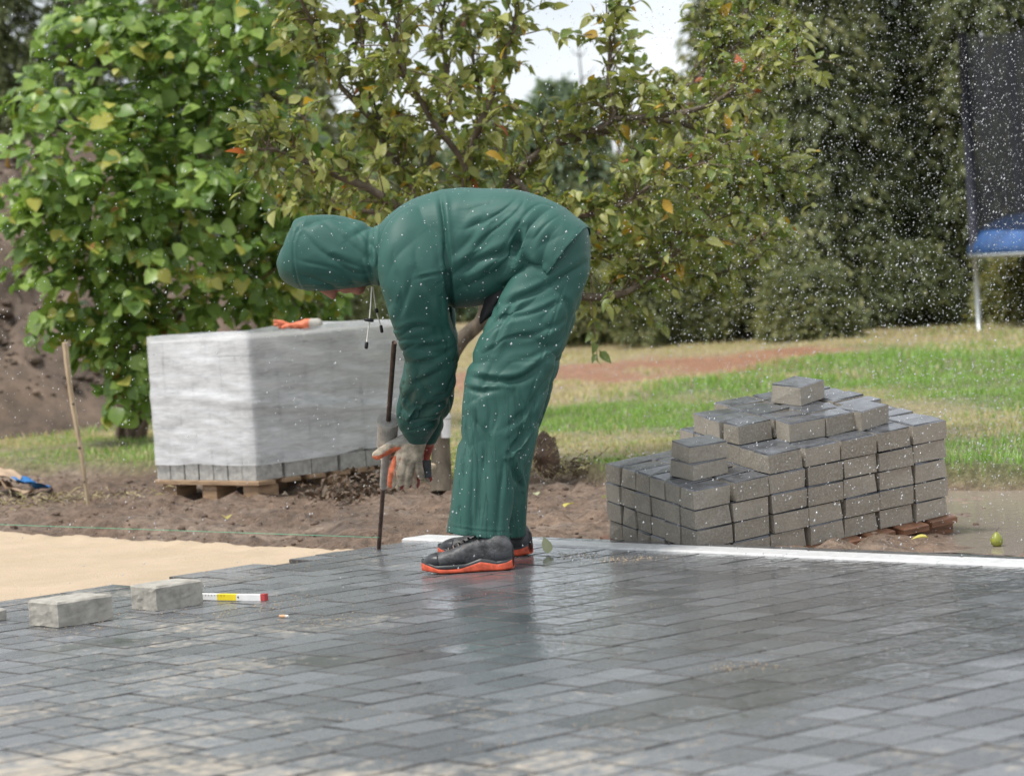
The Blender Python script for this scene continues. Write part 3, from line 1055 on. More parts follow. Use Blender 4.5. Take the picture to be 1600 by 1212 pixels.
# ---- hazel bush at the left
HD = 17.0
hz = empty('hazel_bush', gnd(200, 690))
tag(hz, 'large leafy hazel bush with broad bright green leaves beside the soil heap', 'bush')
lobes = [(230, 330, 190, 3.0), (120, 250, 115, 1.5), (330, 180, 150, 2), (300, 60, 150, 2), (180, 110, 100, 1.1), (420, 260, 120, 1.6),
         (140, 420, 115, 1.4), (300, 450, 140, 1.6), (80, 330, 70, 0.45), (430, 420, 110, 1.2), (215, 540, 78, 0.8), (205, 615, 42, 0.3),
         (55, 130, 45, 0.25), (95, 25, 40, 0.22), (400, -20, 120, 1.2), (200, 0, 60, 0.4), (120, 500, 45, 0.3), (500, 330, 70, 0.6)]
pos, nrm, dr = [], [], []
tot = sum(l[3] for l in lobes)
for (lx, ly, lr, wgt) in lobes:
    c = np.array(at(lx, ly, HD + random.uniform(-0.25, 0.25)))
    r = lr * HD / FPX
    for _ in range(int(660 * wgt / tot) + 1):
        v = rng.normal(size=3); v[1] -= 0.35; v /= np.linalg.norm(v)
        cc = c + v * r * (0.45 + 0.62 * rng.random() ** 0.6) * np.array((1, 0.85, 1))
        k = rng.integers(8, 19)
        ax = v * 0.7 + rng.normal(0, 0.4, 3) + np.array((0, 0, -0.15)); ax /= np.linalg.norm(ax)
        tt = rng.uniform(-1, 1, k)
        sdv = np.cross(ax, (0, 0, 1)); sdv /= np.linalg.norm(sdv) + 1e-6
        sg = np.where(np.arange(k) % 2, 1, -1)
        p = cc + ax * (tt * 0.15)[:, None] + sdv * (sg * rng.uniform(0.005, 0.035, k))[:, None] + rng.normal(0, 0.016, (k, 3))
        pos.append(p)
        nn = np.array((0, -0.25, 0.8)) + v * 0.35 + rng.normal(0, 0.16, 3)
        nrm.append(nn + rng.normal(0, 0.30, (k, 3)))
        dr.append(ax * 0.6 + sdv * sg[:, None] * 0.75 + np.array((0, 0, -0.35)) + rng.normal(0, 0.28, (k, 3)))
pos, nrm, dr = np.vstack(pos), np.vstack(nrm), np.vstack(dr)
keepm = pos[:, 2] > 0.06
pos, nrm, dr = pos[keepm], nrm[keepm], dr[keepm]
size = np.clip(0.078 * np.exp(rng.normal(0, 0.26, len(pos))), 0.035, 0.125)
pr = rng.random(len(pos)) + 0.22 * fbm(pos * 2.2, 2, 71)
mi = np.select([pr < 0.30, pr < 0.68, pr < 0.93, pr < 1.03], [0, 1, 2, 3], 3)
mi[rng.random(len(pos)) < 0.006] = 4
tv, tf = leaf_template(0.86, 6, 0.10, 0.22)
put_leaves(hz, pos, dr, nrm, size, ('hz0', 'hz1', 'hz2', 'hz3', 'hz4'), mi, tv, tf)
for i in range(11):
    base = np.array(gnd(200 + random.uniform(-22, 22), 690)) + np.array((0, random.uniform(-0.12, 0.12), -0.03))
    lx, ly, lr, _ = lobes[i % 12]
    tip = np.array(at(lx, ly, HD + random.uniform(-0.3, 0.3)))
    mid = base * 0.55 + tip * 0.45 + np.array((0, 0, 0.18))
    c = catmull([base, mid, tip], 10)
    v, f = tube(c, np.linspace(0.022, 0.006, 10), 6)
    obj('stem', v, f, M['twig'], hz, smooth=True)

# ---- pear tree in the middle
AD = 12.9
tr = empty('pear_tree', gnd(690, 748))
tag(tr, 'pear tree with olive leaves turning yellow, spreading behind the bending worker', 'tree')
limbs = [
    [(740, 400, 0), (650, 300, .1), (595, 205, .2), (565, 70, .2), (545, -70, .2)],
    [(735, 430, 0), (610, 318, -.3), (520, 272, -.4), (440, 236, -.45), (400, 235, -.5)],
    [(740, 400, 0), (728, 260, -.1), (778, 125, -.2), (806, 10, -.2), (815, -70, -.2)],
    [(735, 420, 0), (650, 345, .4), (560, 330, .5), (470, 320, .5)],
    [(740, 400, 0), (800, 275, .1), (872, 222, 0), (955, 185, -.1), (952, 110, -.1), (948, 30, -.1)],
    [(872, 222, 0), (1000, 190, .2), (1095, 115, .3), (1165, 20, .3), (1185, -60, .3)],
    [(740, 430, 0), (880, 398, .3), (1010, 405, .3), (1090, 345, .2), (1160, 300, .1), (1215, 270, 0)],
    [(740, 440, 0), (900, 462, -.2), (985, 452, -.3), (1055, 395, -.3), (1115, 340, -.3)],
    [(955, 185, -.1), (1080, 175, -.2), (1170, 130, -.3), (1250, 85, -.3)],
    [(1000, 178, .2), (1120, 215, .1), (1185, 265, 0), (1200, 310, 0)],
    [(650, 300, .1), (700, 170, .3), (690, 40, .4), (700, -60, .4)],
    [(728, 260, -.1), (650, 150, -.3), (620, 60, -.4), (640, -60, -.4)],
    [(595, 205, .2), (520, 120, .1), (480, 20, 0), (450, -50, 0)],
    [(800, 275, .1), (860, 330, -.3), (950, 330, -.4), (1040, 280, -.5), (1110, 250, -.5)],
    [(880, 398, .3), (960, 370, .5), (1080, 400, .6), (1190, 370, .6)],
    [(800, 275, .1), (760, 190, .5), (740, 90, .6), (720, -40, .6)],
    [(1095, 115, .3), (1180, 60, .2), (1235, 95, .1)],
    [(1010, 405, .3), (1080, 430, .2), (1170, 420, .1)],
]
tc_ = catmull([np.array(gnd(688, 752)) + np.array((0, 0, -0.05)), np.array(at(689, 660, AD)), np.array(at(694, 590, AD)), np.array(at(716, 535, AD)), np.array(at(752, 500, AD)), np.array(at(760, 450, AD)), np.array(at(741, 400, AD))], 18)
v, f = tube(tc_, np.linspace(0.047, 0.026, 18), 10)
v = v + 0.006 * np.c_[vnoise(v * 14, 1), vnoise(v * 14, 2), vnoise(v * 14, 3)]
obj('trunk', v, f, M['bark'], tr, smooth=True)
twigs, lp, ld, ln_ = [], [], [], []
for li, lb in enumerate(limbs):
    c = catmull([np.array(at(a, b, AD + dy)) for a, b, dy in lb], 26)
    c[1:] += 0.012 * np.c_[vnoise(c[1:] * 6, 4), vnoise(c[1:] * 6, 5), vnoise(c[1:] * 6, 6)]
    r0 = (0.024 if li < 8 else 0.015)
    v, f = tube(c, np.linspace(r0, 0.005, 26), 7)
    obj('limb', v, f, M['bark'], tr, smooth=True)
    seg = np.linalg.norm(np.diff(c, axis=0), axis=1).sum()
    nt_ = int(seg / 0.0175)
    for j in range(nt_):
        tt = 0.12 + 0.88 * (j + random.random()) / nt_
        k_ = min(int(tt * 25), 24)
        p0 = c[k_] + (c[min(k_ + 1, 25)] - c[k_]) * (tt * 25 - k_)
        tan = c[min(k_ + 1, 25)] - c[k_]; tan /= np.linalg.norm(tan) + 1e-9
        d = rng.normal(0, 0.75, 3) + tan * 0.6 + np.array((0, 0, 0.35))
        d /= np.linalg.norm(d)
        Lw = random.uniform(0.08, 0.30) * (0.7 if li >= 16 else 1)
        p1 = p0 + d * Lw * 0.55 + np.array((0, 0, 0.02)); p2 = p0 + d * Lw + np.array((0, 0, -0.02))
        twigs.append(tube([p0, p1, p2], [0.0035, 0.0025, 0.0012], 4, False))
        for q in range(random.randint(5, 12)):
            s = 0.25 + 0.75 * random.random()
            b = p0 + (p1 - p0) * min(1, s * 2) if s < 0.5 else p1 + (p2 - p1) * (s * 2 - 1)
            dd = rng.normal(0, 0.65, 3) + d * 0.6 + np.array((0, 0, -0.35))
            lp.append(b + rng.normal(0, 0.008, 3)); ld.append(dd); ln_.append(rng.normal(0, 0.5, 3) + np.array((0, -0.15, 0.8)))
v, f = join(twigs)
tag(obj('twigs', v, f, M['twig'], tr, smooth=True), kind='stuff')
lp, ld, ln_ = np.array(lp), np.array(ld), np.array(ln_)
size = np.clip(0.056 * np.exp(rng.normal(0, 0.25, len(lp))), 0.026, 0.09)
pr = rng.random(len(lp))
mi = np.select([pr < 0.40, pr < 0.68, pr < 0.965, pr < 0.996], [0, 1, 2, 3], 4)
tv, tf = leaf_template(0.56, 6, 0.16, 0.3)
put_leaves(tr, lp, ld, ln_, size, ('ap0', 'ap1', 'ap2', 'ap3', 'ap4'), mi, tv, tf)
print('pear leaves', len(lp))
# pale plastic tube hung on the trunk
tb = empty('trunk_tube', at(697, 684, AD - 0.09))
tag(tb, 'small white plastic tube hanging against the pear tree trunk', 'tube')
a, b = np.array(at(697, 684, AD - 0.09)), np.array(at(697, 650, AD - 0.09))
v, f = tube([a, a + (b - a) * .02, b, b + (b - a) * .12, b + (b - a) * .2, b + (b - a) * .55], [0.019, 0.021, 0.021, 0.017, 0.011, 0.010], 16)
obj('body', v, f, M['white'], tb, smooth=False)
v, f = tube([a + (b - a) * .86, a + (b - a) * .9], [0.0225, 0.0225], 16)
obj('ring', v, f, M['cuff'], tb)

# ---- conifers and other far trees
def needle_tree(name, label, loc, hgt, rad, n, mats, wts, seed, spray=0.2, top=0.02, droop=0.35, group='dark trees closing the garden', low=0.02):
    g = np.random.default_rng(seed)
    root = empty(name, loc)
    tag(root, label, 'tree', group)
    v, f = tube([np.array(loc) + np.array((0, 0, -0.1)), np.array(loc) + np.array((0.03, 0, hgt * 0.5)), np.array(loc) + np.array((0, 0, hgt * 0.97))], [rad * 0.09, rad * 0.06, 0.015], 8)
    obj('trunk', v, f, M['bark'], root, smooth=True)
    n = int(n * 2.3); spray = spray * 0.62
    nb = int(n / 42)
    zf = low + (1 - low) * g.random(nb) ** 1.15
    az = g.uniform(0, 6.283, nb)
    R = rad * ((1 - zf) ** 0.75 * (1 - top) + top) * (0.72 + 0.42 * g.random(nb))
    T, D, Nn = [], [], []
    for b in range(nb):
        k = 42
        s = (0.15 + 0.85 * g.random(k) ** 0.7)
        dirv = np.array((math.cos(az[b]), math.sin(az[b]), 0))
        sidev = np.array((-dirv[1], dirv[0], 0))
        p = dirv[None] * (R[b] * s)[:, None] + sidev[None] * (g.normal(0, 0.13, k) * R[b] * (1.15 - s * 0.6))[:, None]
        p[:, 2] = hgt * zf[b] - droop * R[b] * s ** 2 + g.normal(0, 0.05, k)
        T.append(p)
        D.append(dirv[None] * 0.7 + g.normal(0, 0.45, (k, 3)) + np.array((0, 0, -0.25 - droop)))
        Nn.append(g.normal(0, 0.6, (k, 3)) + np.array((0, 0, 0.7)) + dirv * 0.4)
    T = np.vstack(T) + np.array(loc); D = np.vstack(D); Nn = np.vstack(Nn)
    keep = T[:, 2] > 0.03
    T, D, Nn = T[keep], D[keep], Nn[keep]
    size = spray * g.uniform(0.6, 1.35, len(T))
    tv = np.array([(0, 0, 0), (-0.17, 0.45, 0.03), (0.17, 0.4, 0.03), (0, 1, -0.1)], float)
    tf = np.array([(0, 2, 1), (1, 2, 3)])
    Vv, Ff = scatter(tv, tf, basis(D, Nn) * size[:, None, None], T)
    pr = g.random(len(T)) + 0.35 * fbm(T * 0.9, 2, seed)
    w = np.cumsum(wts); mi = np.clip(np.searchsorted(w, np.clip(pr, 0, 0.999)), 0, len(mats) - 1)
    o = obj('crown', Vv, Ff, [M[m] for m in mats], root, midx=np.repeat(mi, 2))
    o['kind'] = 'stuff'
    return root


def gd(px, Y): 
    p = at(px, 400, Y); return (p.x, Y, 0.0)


needle_tree('spruce_tree', 'tall dark spruce with drooping branches right of the pear tree crown', gd(1180, 30.5), 5.0, 1.2, 15000, ('cn0', 'cn1', 'cn2'), (.4, .4, .2), 1)
needle_tree('spruce_tree', 'broad olive green spruce in the middle of the right hand trees', gd(1270, 29.5), 5.6, 1.35, 17000, ('cn0', 'cn1', 'cn2'), (.3, .4, .3), 2)
needle_tree('spruce_tree', 'dark spruce just left of the trampoline net', gd(1430, 30.5), 5.2, 1.3, 16000, ('cn0', 'cn1', 'cn2'), (.5, .35, .15), 3)
needle_tree('spruce_tree', 'dark spruce straight behind the trampoline net', gd(1570, 30.0), 5.8, 1.35, 15000, ('cn0', 'cn1', 'cn2'), (.45, .4, .15), 4)
needle_tree('spruce_tree', 'dark spruce at the right edge, half behind the trampoline', gd(1720, 31.0), 5.6, 1.5, 9000, ('cn0', 'cn1', 'cn2'), (.45, .4, .15), 5)
needle_tree('spruce_tree', 'slender spruce behind the gap between two larger right hand spruces', gd(1345, 34.0), 5.4, 1.5, 10000, ('cn0', 'cn1'), (.6, .4), 6)
needle_tree('spruce_tree', 'spruce showing through the lower branches of the pear tree', gd(1040, 33.0), 2.6, 1.2, 11000, ('cn0', 'cn1', 'cn2'), (.4, .4, .2), 7)
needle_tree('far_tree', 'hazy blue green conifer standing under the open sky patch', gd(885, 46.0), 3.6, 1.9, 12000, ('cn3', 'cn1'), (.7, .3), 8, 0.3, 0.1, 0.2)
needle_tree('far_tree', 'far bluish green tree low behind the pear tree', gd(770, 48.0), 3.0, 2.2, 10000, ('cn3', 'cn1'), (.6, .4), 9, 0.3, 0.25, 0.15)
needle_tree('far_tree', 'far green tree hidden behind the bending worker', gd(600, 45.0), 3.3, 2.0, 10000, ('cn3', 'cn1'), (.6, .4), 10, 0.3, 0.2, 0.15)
needle_tree('dark_conifer', 'dark conifer at the left edge above the soil heap', gd(20, 36.0), 6.2, 1.5, 15000, ('cn0', 'cn1'), (.7, .3), 11)
needle_tree('dark_conifer', 'dark conifer behind the left half of the hazel bush', gd(170, 37.0), 6.0, 1.6, 13000, ('cn0', 'cn1'), (.7, .3), 12)
needle_tree('dark_conifer', 'dark conifer behind the top of the hazel bush', gd(320, 38.0), 5.8, 1.6, 13000, ('cn0', 'cn1', 'cn2'), (.6, .3, .1), 13)
needle_tree('dark_conifer', 'dark conifer between hazel bush and pear tree', gd(470, 39.0), 4.8, 1.5, 11000, ('cn0', 'cn1', 'cn2'), (.5, .3, .2), 14)
needle_tree('dark_conifer', 'dark conifer beyond the left edge behind the soil heap', gd(-130, 37.0), 6.0, 1.7, 8000, ('cn0', 'cn1'), (.7, .3), 15)
for i, (px, Y, hh, rr, lab, mt) in enumerate(((930, 29.5, 0.75, 0.75, 'low dark shrub right of the worker, at the lawn edge', ('cn0', 'cn1', 'cn2')),
                                     (1050, 28.5, 0.85, 0.7, 'low dense shrub under the pear tree branches', ('cn1', 'cn0', 'cn2')),
                                     (1255, 26.9, 0.62, 0.5, 'low olive shrub standing forward on the lawn edge', ('cn2', 'cn1', 'cn0')),
                                     (1160, 28.3, 0.95, 0.7, 'dark green shrub behind the low olive shrub', ('cn1', 'cn2', 'cn0')),
                                     (1390, 28.8, 0.8, 0.8, 'low dark shrub left of the trampoline leg', ('cn0', 'cn1', 'cn2')),
                                     (1600, 28.0, 0.55, 0.55, 'yellowish shrub under the trampoline', ('cn4', 'cn2', 'cn1')))):
    r = needle_tree('shrub', lab, gd(px, Y), hh, rr, 5200, mt, (.45, .35, .2), 30 + i, 0.12, 0.55, -0.1, 'low shrubs along the far lawn edge', 0.05)
    r['category'] = 'shrub'
# bare tree tops against the sky gap
for i, (px, hh, lab) in enumerate(((925, 4.35, 'thin leafless tree rising in the open sky patch'), (975, 4.8, 'leafless treetop just right of the thinner one in the sky patch'))):
    base = np.array(gd(px, 47.0))
    root = empty('bare_tree', base)
    tag(root, lab, 'tree', 'leafless trees in the sky gap')
    v, f = tube([base, base + np.array((0.03, 0, hh * 0.6)), base + np.array((0, 0, hh))], [0.06, 0.035, 0.008], 6)
    obj('trunk', v, f, M['bark'], root, smooth=True)
    for k in range(14):
        z0 = hh * random.uniform(0.5, 0.95); a = random.uniform(0, 6.28); L = random.uniform(0.2, 0.6) * (1.3 - z0 / hh)
        p0 = base + np.array((0, 0, z0)); p1 = p0 + np.array((math.cos(a) * L, math.sin(a) * L, L * 0.8))
        v, f = tube([p0, (p0 + p1) / 2 + np.array((0, 0, -0.03)), p1], [0.014, 0.01, 0.004], 4)
        obj('branch', v, f, M['bark'], root)
#@@PART2
# ================================================================== TRAMPOLINE
TD = 26.6
tcx = at(1516, 390, TD).x + 1.55
tp = empty('trampoline', (tcx, TD, 0))
tag(tp, 'trampoline with blue pad and dark safety net at the right edge', 'trampoline')
RZ = at(1525, 393, TD).z
n = 72
prof = [(1.545, -0.03), (1.56, 0.0), (1.55, 0.05), (1.50, 0.14), (1.40, 0.23), (1.26, 0.285), (1.12, 0.30), (1.08, 0.27)]
V, F = [], []
for r_, z_ in prof:
    for k in range(n):
        a = 2 * math.pi * k / n
        V.append((tcx + r_ * math.cos(a), TD + r_ * math.sin(a), RZ + z_ * (1 + 0.06 * math.sin(6 * a))))
for i in range(len(prof) - 1):
    for k in range(n):
        k2 = (k + 1) % n
        F.append((i * n + k, i * n + k2, (i + 1) * n + k2, (i + 1) * n + k))
pad = obj('safety_pad', V, F, M['pad'], tp, smooth=True)
mat_v = [(tcx + 1.09 * math.cos(2 * math.pi * k / n), TD + 1.09 * math.sin(2 * math.pi * k / n), RZ + 0.265) for k in range(n)]
obj('jumping_mat', mat_v, [tuple(range(n))], M['foam'], tp)
v, f = tube([(tcx + 1.53 * math.cos(a), TD + 1.53 * math.sin(a), RZ - 0.035) for a in np.linspace(0, 2 * math.pi, 60)], 0.026, 8, False)
obj('frame_ring', v, f, M['galv'], tp, smooth=True)
NT_ = at(1520, 55, TD).z
for k in range(6):
    a = math.pi + 0.07 + k * math.pi / 3
    lx, ly = tcx + 1.53 * math.cos(a), TD + 1.53 * math.sin(a)
    v, f = tube([(lx, ly, RZ - 0.02), (lx + 0.0 * math.cos(a), ly, RZ * 0.5), (lx, ly, -0.02)], 0.024, 10)
    obj('leg', v, f, M['galv'], tp, smooth=True)
    v, f = tube([(lx, ly, RZ + 0.0), (lx, ly, NT_ + 0.02)], 0.045, 10)
    pl = obj('net_pole', v, f, M['foam'], tp, smooth=True)
V, F = [], []
for j in range(12):
    z = RZ + 0.05 + (NT_ - RZ - 0.05) * j / 11
    for k in range(n):
        a = 2 * math.pi * k / n
        rr = 1.46 + 0.03 * math.sin(3 * (a - math.pi)) * math.sin(math.pi * j / 11)
        V.append((tcx + rr * math.cos(a), TD + rr * math.sin(a), z - 0.05 * (j == 11) * abs(math.sin(3 * (a - math.pi)))))
for j in range(11):
    for k in range(n):
        k2 = (k + 1) % n
        F.append((j * n + k, j * n + k2, (j + 1) * n + k2, (j + 1) * n + k))
obj('safety_net', V, F, M['net'], tp, smooth=True)

# ================================================================== WRAPPED PALLET
O = np.array(gnd(402, 764)); O[2] = 0
e1 = np.array((math.sin(math.radians(45)), math.cos(math.radians(45)), 0)); e2 = np.array((-e1[1], e1[0], 0)); ez = np.array((0, 0, 1.0))
L1, L2 = 1.00, 0.72
wp = empty('wrapped_pallet', O)
tag(wp, 'block of concrete pavers on a pallet wrapped in white stretch film', 'pallet')
def wbox(a, b, c, l, w, h, rz=0.0):
    """box with its low corner at a e1 + b e2 + c ez"""
    v, f = box(l, w, h, min(0.006, h * 0.2))
    v = v + np.array((l / 2, w / 2, 0))
    return v @ np.array((e1, e2, ez)) + O + a * e1 + b * e2 + c * ez, f
for i in range(3):
    for j in range(3):
        v, f = wbox(0.02 + i * (L1 - 0.16) / 2, 0.02 + j * (L2 - 0.14) / 2, -0.075, 0.12, 0.10, 0.09)
        obj('pallet_block', v, f, M['wood'], wp)
for j in range(3):
    v, f = wbox(-0.01, 0.015 + j * (L2 - 0.13) / 2, -0.09, L1 + 0.02, 0.10, 0.018)
    obj('bottom_board', v, f, M['wood'], wp)
nb_ = 7
for j in range(nb_):
    v, f = wbox(0.0 + j * (L1 - 0.10) / (nb_ - 1), -0.012, 0.016, 0.10, L2 + 0.024, 0.02)
    obj('deck_board', v, f, M['wood'], wp)
CW, CD, CH = L1 / 6, L2 / 7, 0.08
bv, bf = box(CW - 0.013, CD - 0.009, CH - 0.003, 0.006)
M['wrapbrick'] = simple('wrapped_concrete', (0.36, 0.355, 0.335), 0.75, 0.3, 40, 0.5, 0.004)
bme = mesh_np('paver', bv, bf, M['wrapbrick'])
for l in range(8):
    for i in range(6):
        for j in range(7):
            if not (j == 0 or i == 0 or l == 7): continue
            p = O + (i + 0.5) * CW * e1 + (j + 0.5) * CD * e2 + (0.037 + l * CH) * ez + random.uniform(-0.004, 0.004) * e1 + random.uniform(-0.004, 0.002) * e2
            o = link('paver', bme, wp)
            a = random.uniform(-0.015, 0.015)
            ca, sa = math.cos(a), math.sin(a)
            o.matrix_basis = wm(wp).inverted() @ frame(p, e1 * ca + e2 * sa, -e1 * sa + e2 * ca, ez)
# film
per = []
def side(a, b, n, nr):
    for t in np.linspace(0, 1, n, endpoint=False):
        per.append((a[0] + (b[0] - a[0]) * t, a[1] + (b[1] - a[1]) * t, nr[0], nr[1]))
side((0, 0), (L1, 0), 60, (0, -1)); side((L1, 0), (L1, L2), 40, (1, 0)); side((L1, L2), (0, L2), 60, (0, 1)); side((0, L2), (0, 0), 44, (-1, 0))
per = np.array(per)
# rounded, slightly crushed corners
for _ in range(2):
    per[:, :2] = 0.25 * np.roll(per[:, :2], 1, 0) + 0.5 * per[:, :2] + 0.25 * np.roll(per[:, :2], -1, 0)
    per[:, 2:] = 0.25 * np.roll(per[:, 2:], 1, 0) + 0.5 * per[:, 2:] + 0.25 * np.roll(per[:, 2:], -1, 0)
n = len(per)
zs = np.linspace(0.112, 0.70, 60)
V = []
for z in zs:
    p = O + per[:, :1] * e1 + per[:, 1:2] * e2
    nr = per[:, 2:3] * e1 + per[:, 3:4] * e2
    s = np.arange(n) / n
    q = np.c_[p[:, :2] * 3, np.full(n, z * 26 )] + np.c_[np.zeros((n, 2)), 5 * p[:, 0]]
    dsp = 0.010 + 0.0022 * fbm(q, 3, 5) + 0.007 * np.exp(-((z - 0.36 - 0.06 * np.sin(p[:, 0] * 3)) / 0.03) ** 2)
    dsp = np.maximum(dsp, 0.006)
    zz = z + (0.012 * vnoise(p * 7, 9) if z < 0.12 else 0) + (0.010 * vnoise(p * 4, 19) if z > 0.69 else 0)
    V.append(np.c_[(p + nr * dsp[:, None])[:, :2], np.full(n, 1.0) * zz])
V = np.vstack(V)
I = np.arange(len(V)).reshape(len(zs), n)
F = np.stack([I[:-1].ravel(), np.roll(I[:-1], -1, 1).ravel(), np.roll(I[1:], -1, 1).ravel(), I[1:].ravel()], axis=1)
obj('stretch_film', V, F, M['film'], wp, smooth=True)

# ================================================================== OPEN STACK OF PAVERS
ORD = ['first', 'second', 'third', 'fourth', 'fifth', 'sixth', 'seventh', 'eighth']
SO = np.array(gnd(1086, 851)); SO[2] = -0.082
al = math.radians(60)
f1 = np.array((math.sin(al), math.cos(al), 0.074)); f1 /= np.linalg.norm(f1)
f2 = np.array((-math.cos(al), math.sin(al), 0.15)); f2 -= f1 * (f1 @ f2); f2 /= np.linalg.norm(f2); f3 = np.cross(f1, f2)
SW, SDp, SH = 0.149, 0.088, 0.066
sv_, sf_ = box(SW - 0.010, SDp - 0.005, SH - 0.0008, 0.005)
def worn(v, f, k):
    g = np.random.default_rng(k)
    w = v + g.uniform(-0.0022, 0.0022, v.shape) * np.array((1, 1, 0.5))
    c = g.integers(8, 12); w[c] += np.array((-np.sign(w[c][0]), -np.sign(w[c][1]), -0.6)) * g.uniform(0.0, 0.010)
    c = g.integers(4, 8); w[c] += np.array((-np.sign(w[c][0]), -np.sign(w[c][1]), 0)) * g.uniform(0.0, 0.006)
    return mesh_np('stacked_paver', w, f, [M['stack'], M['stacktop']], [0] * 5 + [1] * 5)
smes = [worn(sv_, sf_, k) for k in range(9)]
sme = smes[0]
lay5 = {(2, 2), (2, 3), (2, 4), (3, 1), (3, 2), (3, 3), (3, 4), (3, 5), (4, 1), (4, 2), (4, 3), (4, 4), (4, 5), (5, 2), (5, 3), (5, 4), (5, 5)}
def occ(i, j, l):
    if not (0 <= i < 7 and 0 <= j < 6): return False
    if l < 4: return True
    if l == 4: return i >= 2
    if l == 5: return (i, j) in lay5
    return False
for l in range(6):
    for i in range(7):
        for j in range(6):
            if not occ(i, j, l): continue
            front, left, topv = not occ(i, j - 1, l), not occ(i - 1, j, l), not occ(i, j, l + 1)
            if not (front or left or topv or l >= 3): continue
            jit = 0.0055 if l < 5 else 0.012
            p = SO + (i + 0.5) * SW * f1 + (j + 0.5) * SDp * f2 + l * SH * f3 + random.uniform(-jit, jit) * f1 + random.uniform(-jit, jit) * f2
            o = link('stacked_paver', random.choice(smes))
            a = random.uniform(-0.03, 0.03) * (1 if l < 5 else 3)
            ca, sa = math.cos(a), math.sin(a)
            o.matrix_basis = frame(p, f1 * ca + f2 * sa, -f1 * sa + f2 * ca, f3)
            if j == 0:
                lab = f'grey paver, front face of the open stack, {ORD[l]} course up, {ORD[i]} from near corner'
            elif i == 0:
                lab = f'grey paver, left end of the open stack, {ORD[l]} course up, {ORD[j]} from near corner'
            else:
                lab = f'grey paver inside open stack, {ORD[l]} course up, {ORD[j]} row back, {ORD[i]} column'
            tag(o, lab, 'paver', 'pavers piled on the open pallet')
def loose(i, j, l, rz, lab, me=sme, lift=0.0, grp='pavers piled on the open pallet'):
    p = SO + i * SW * f1 + j * SDp * f2 + (l * SH + lift) * f3
    o = link('stacked_paver', me)
    ca, sa = math.cos(rz), math.sin(rz)
    o.matrix_basis = frame(p, f1 * ca + f2 * sa, -f1 * sa + f2 * ca, f3)
    tag(o, lab, 'paver', grp)
lv, lf = box(0.145, 0.120, SH - 0.0008, 0.004)
lme = worn(lv, lf, 77)
thv, thf = box(0.145, 0.120, 0.054, 0.004)
thin = worn(thv, thf, 78)
loose(0.92, 1.9, 4, 0.10, 'lower of two loose pavers piled on the open stack\'s low left step', thin)
loose(1.0, 2.0, 4, -0.08, 'upper of two loose pavers piled on the open stack\'s low left step', thin, 0.0545)
loose(4.55, 4.0, 6, 0.35, 'topmost loose paver crowning the open stack', lme)
loose(5.25, 1.6, 5, 0.25, 'loose paver lying right of the topmost one on the open stack', lme)
# its pallet
po = empty('broken_pallet', SO)
tag(po, 'reddish brown wet wooden pallet under the open stack of pavers', 'pallet')
def pbox(a, b, c, l, w, h):
    v, f = box(l, w, h, min(0.004, h * 0.2))
    v = v + np.array((l / 2, w / 2, 0))
    return v @ np.array((f1, f2, f3)) + SO + a * f1 + b * f2 + c * f3, f
for k in range(8):
    v, f = pbox(0.0 + k * 0.134, -0.035 + random.uniform(-0.015, 0.015), -0.0235, 0.108, 0.62, 0.022)
    obj('deck_board', v, f, M['redwood'], po)
for k in range(3):
    v, f = pbox(-0.02, 0.0 + k * 0.22, -0.105, 1.07, 0.05, 0.081)
    obj('stringer', v, f, M['redwood'], po)
for k in range(2):
    v, f = pbox(-0.03, -0.02 + k * 0.47, -0.124, 1.09, 0.09, 0.018)
    obj('bottom_board', v, f, M['redwood'], po)

# ================================================================== SMALL THINGS ON THE PAVING
def loose_brick(a, b, c, lab, l, w, h=0.072, rot=0.0):
    p = gnd(a, b)
    v, f = box(l, w, h, 0.006)
    bm = bmesh.new(); vs_ = [bm.verts.new(q) for q in v]
    for g in f: bm.faces.new([vs_[i] for i in g])
    bmesh.ops.subdivide_edges(bm, edges=bm.edges[:], cuts=5, use_grid_fill=True)
    vv = np.array([q.co[:] for q in bm.verts]); bm.verts.index_update(); ff = [[q.index for q in g.verts] for g in bm.faces]; bm.free()
    vv = vv + 0.0022 * np.c_[fbm(vv * 60 + c, 3, 1), fbm(vv * 60 + c, 3, 2), 0.6 * fbm(vv * 60 + c, 3, 3)]
    an = math.radians(42) + rot
    ex = np.array((math.cos(an), math.sin(an), 0)); ey = np.array((-ex[1], ex[0], 0))
    me = mesh_np('loose_paver', vv + np.array((l / 2, w / 2, 0.001)), ff, M['loosebrick'])
    o = link('loose_paver', me)
    o.matrix_world = frame((p.x, p.y, 0.0), ex, ey, (0, 0, 1))
    o.matrix_basis = o.matrix_world
    tag(o, lab, 'paver', 'loose pavers by the sand')
loose_brick(92, 981, 1, 'rough grey paver lying loose, second from the left edge by the sand', 0.185, 0.15)
loose_brick(246, 955, 5, 'rough grey paver lying loose beside the folding rule', 0.165, 0.128)
loose_brick(-12, 972, 9, 'pale paver cut by the left edge of the picture', 0.05, 0.16, 0.035)

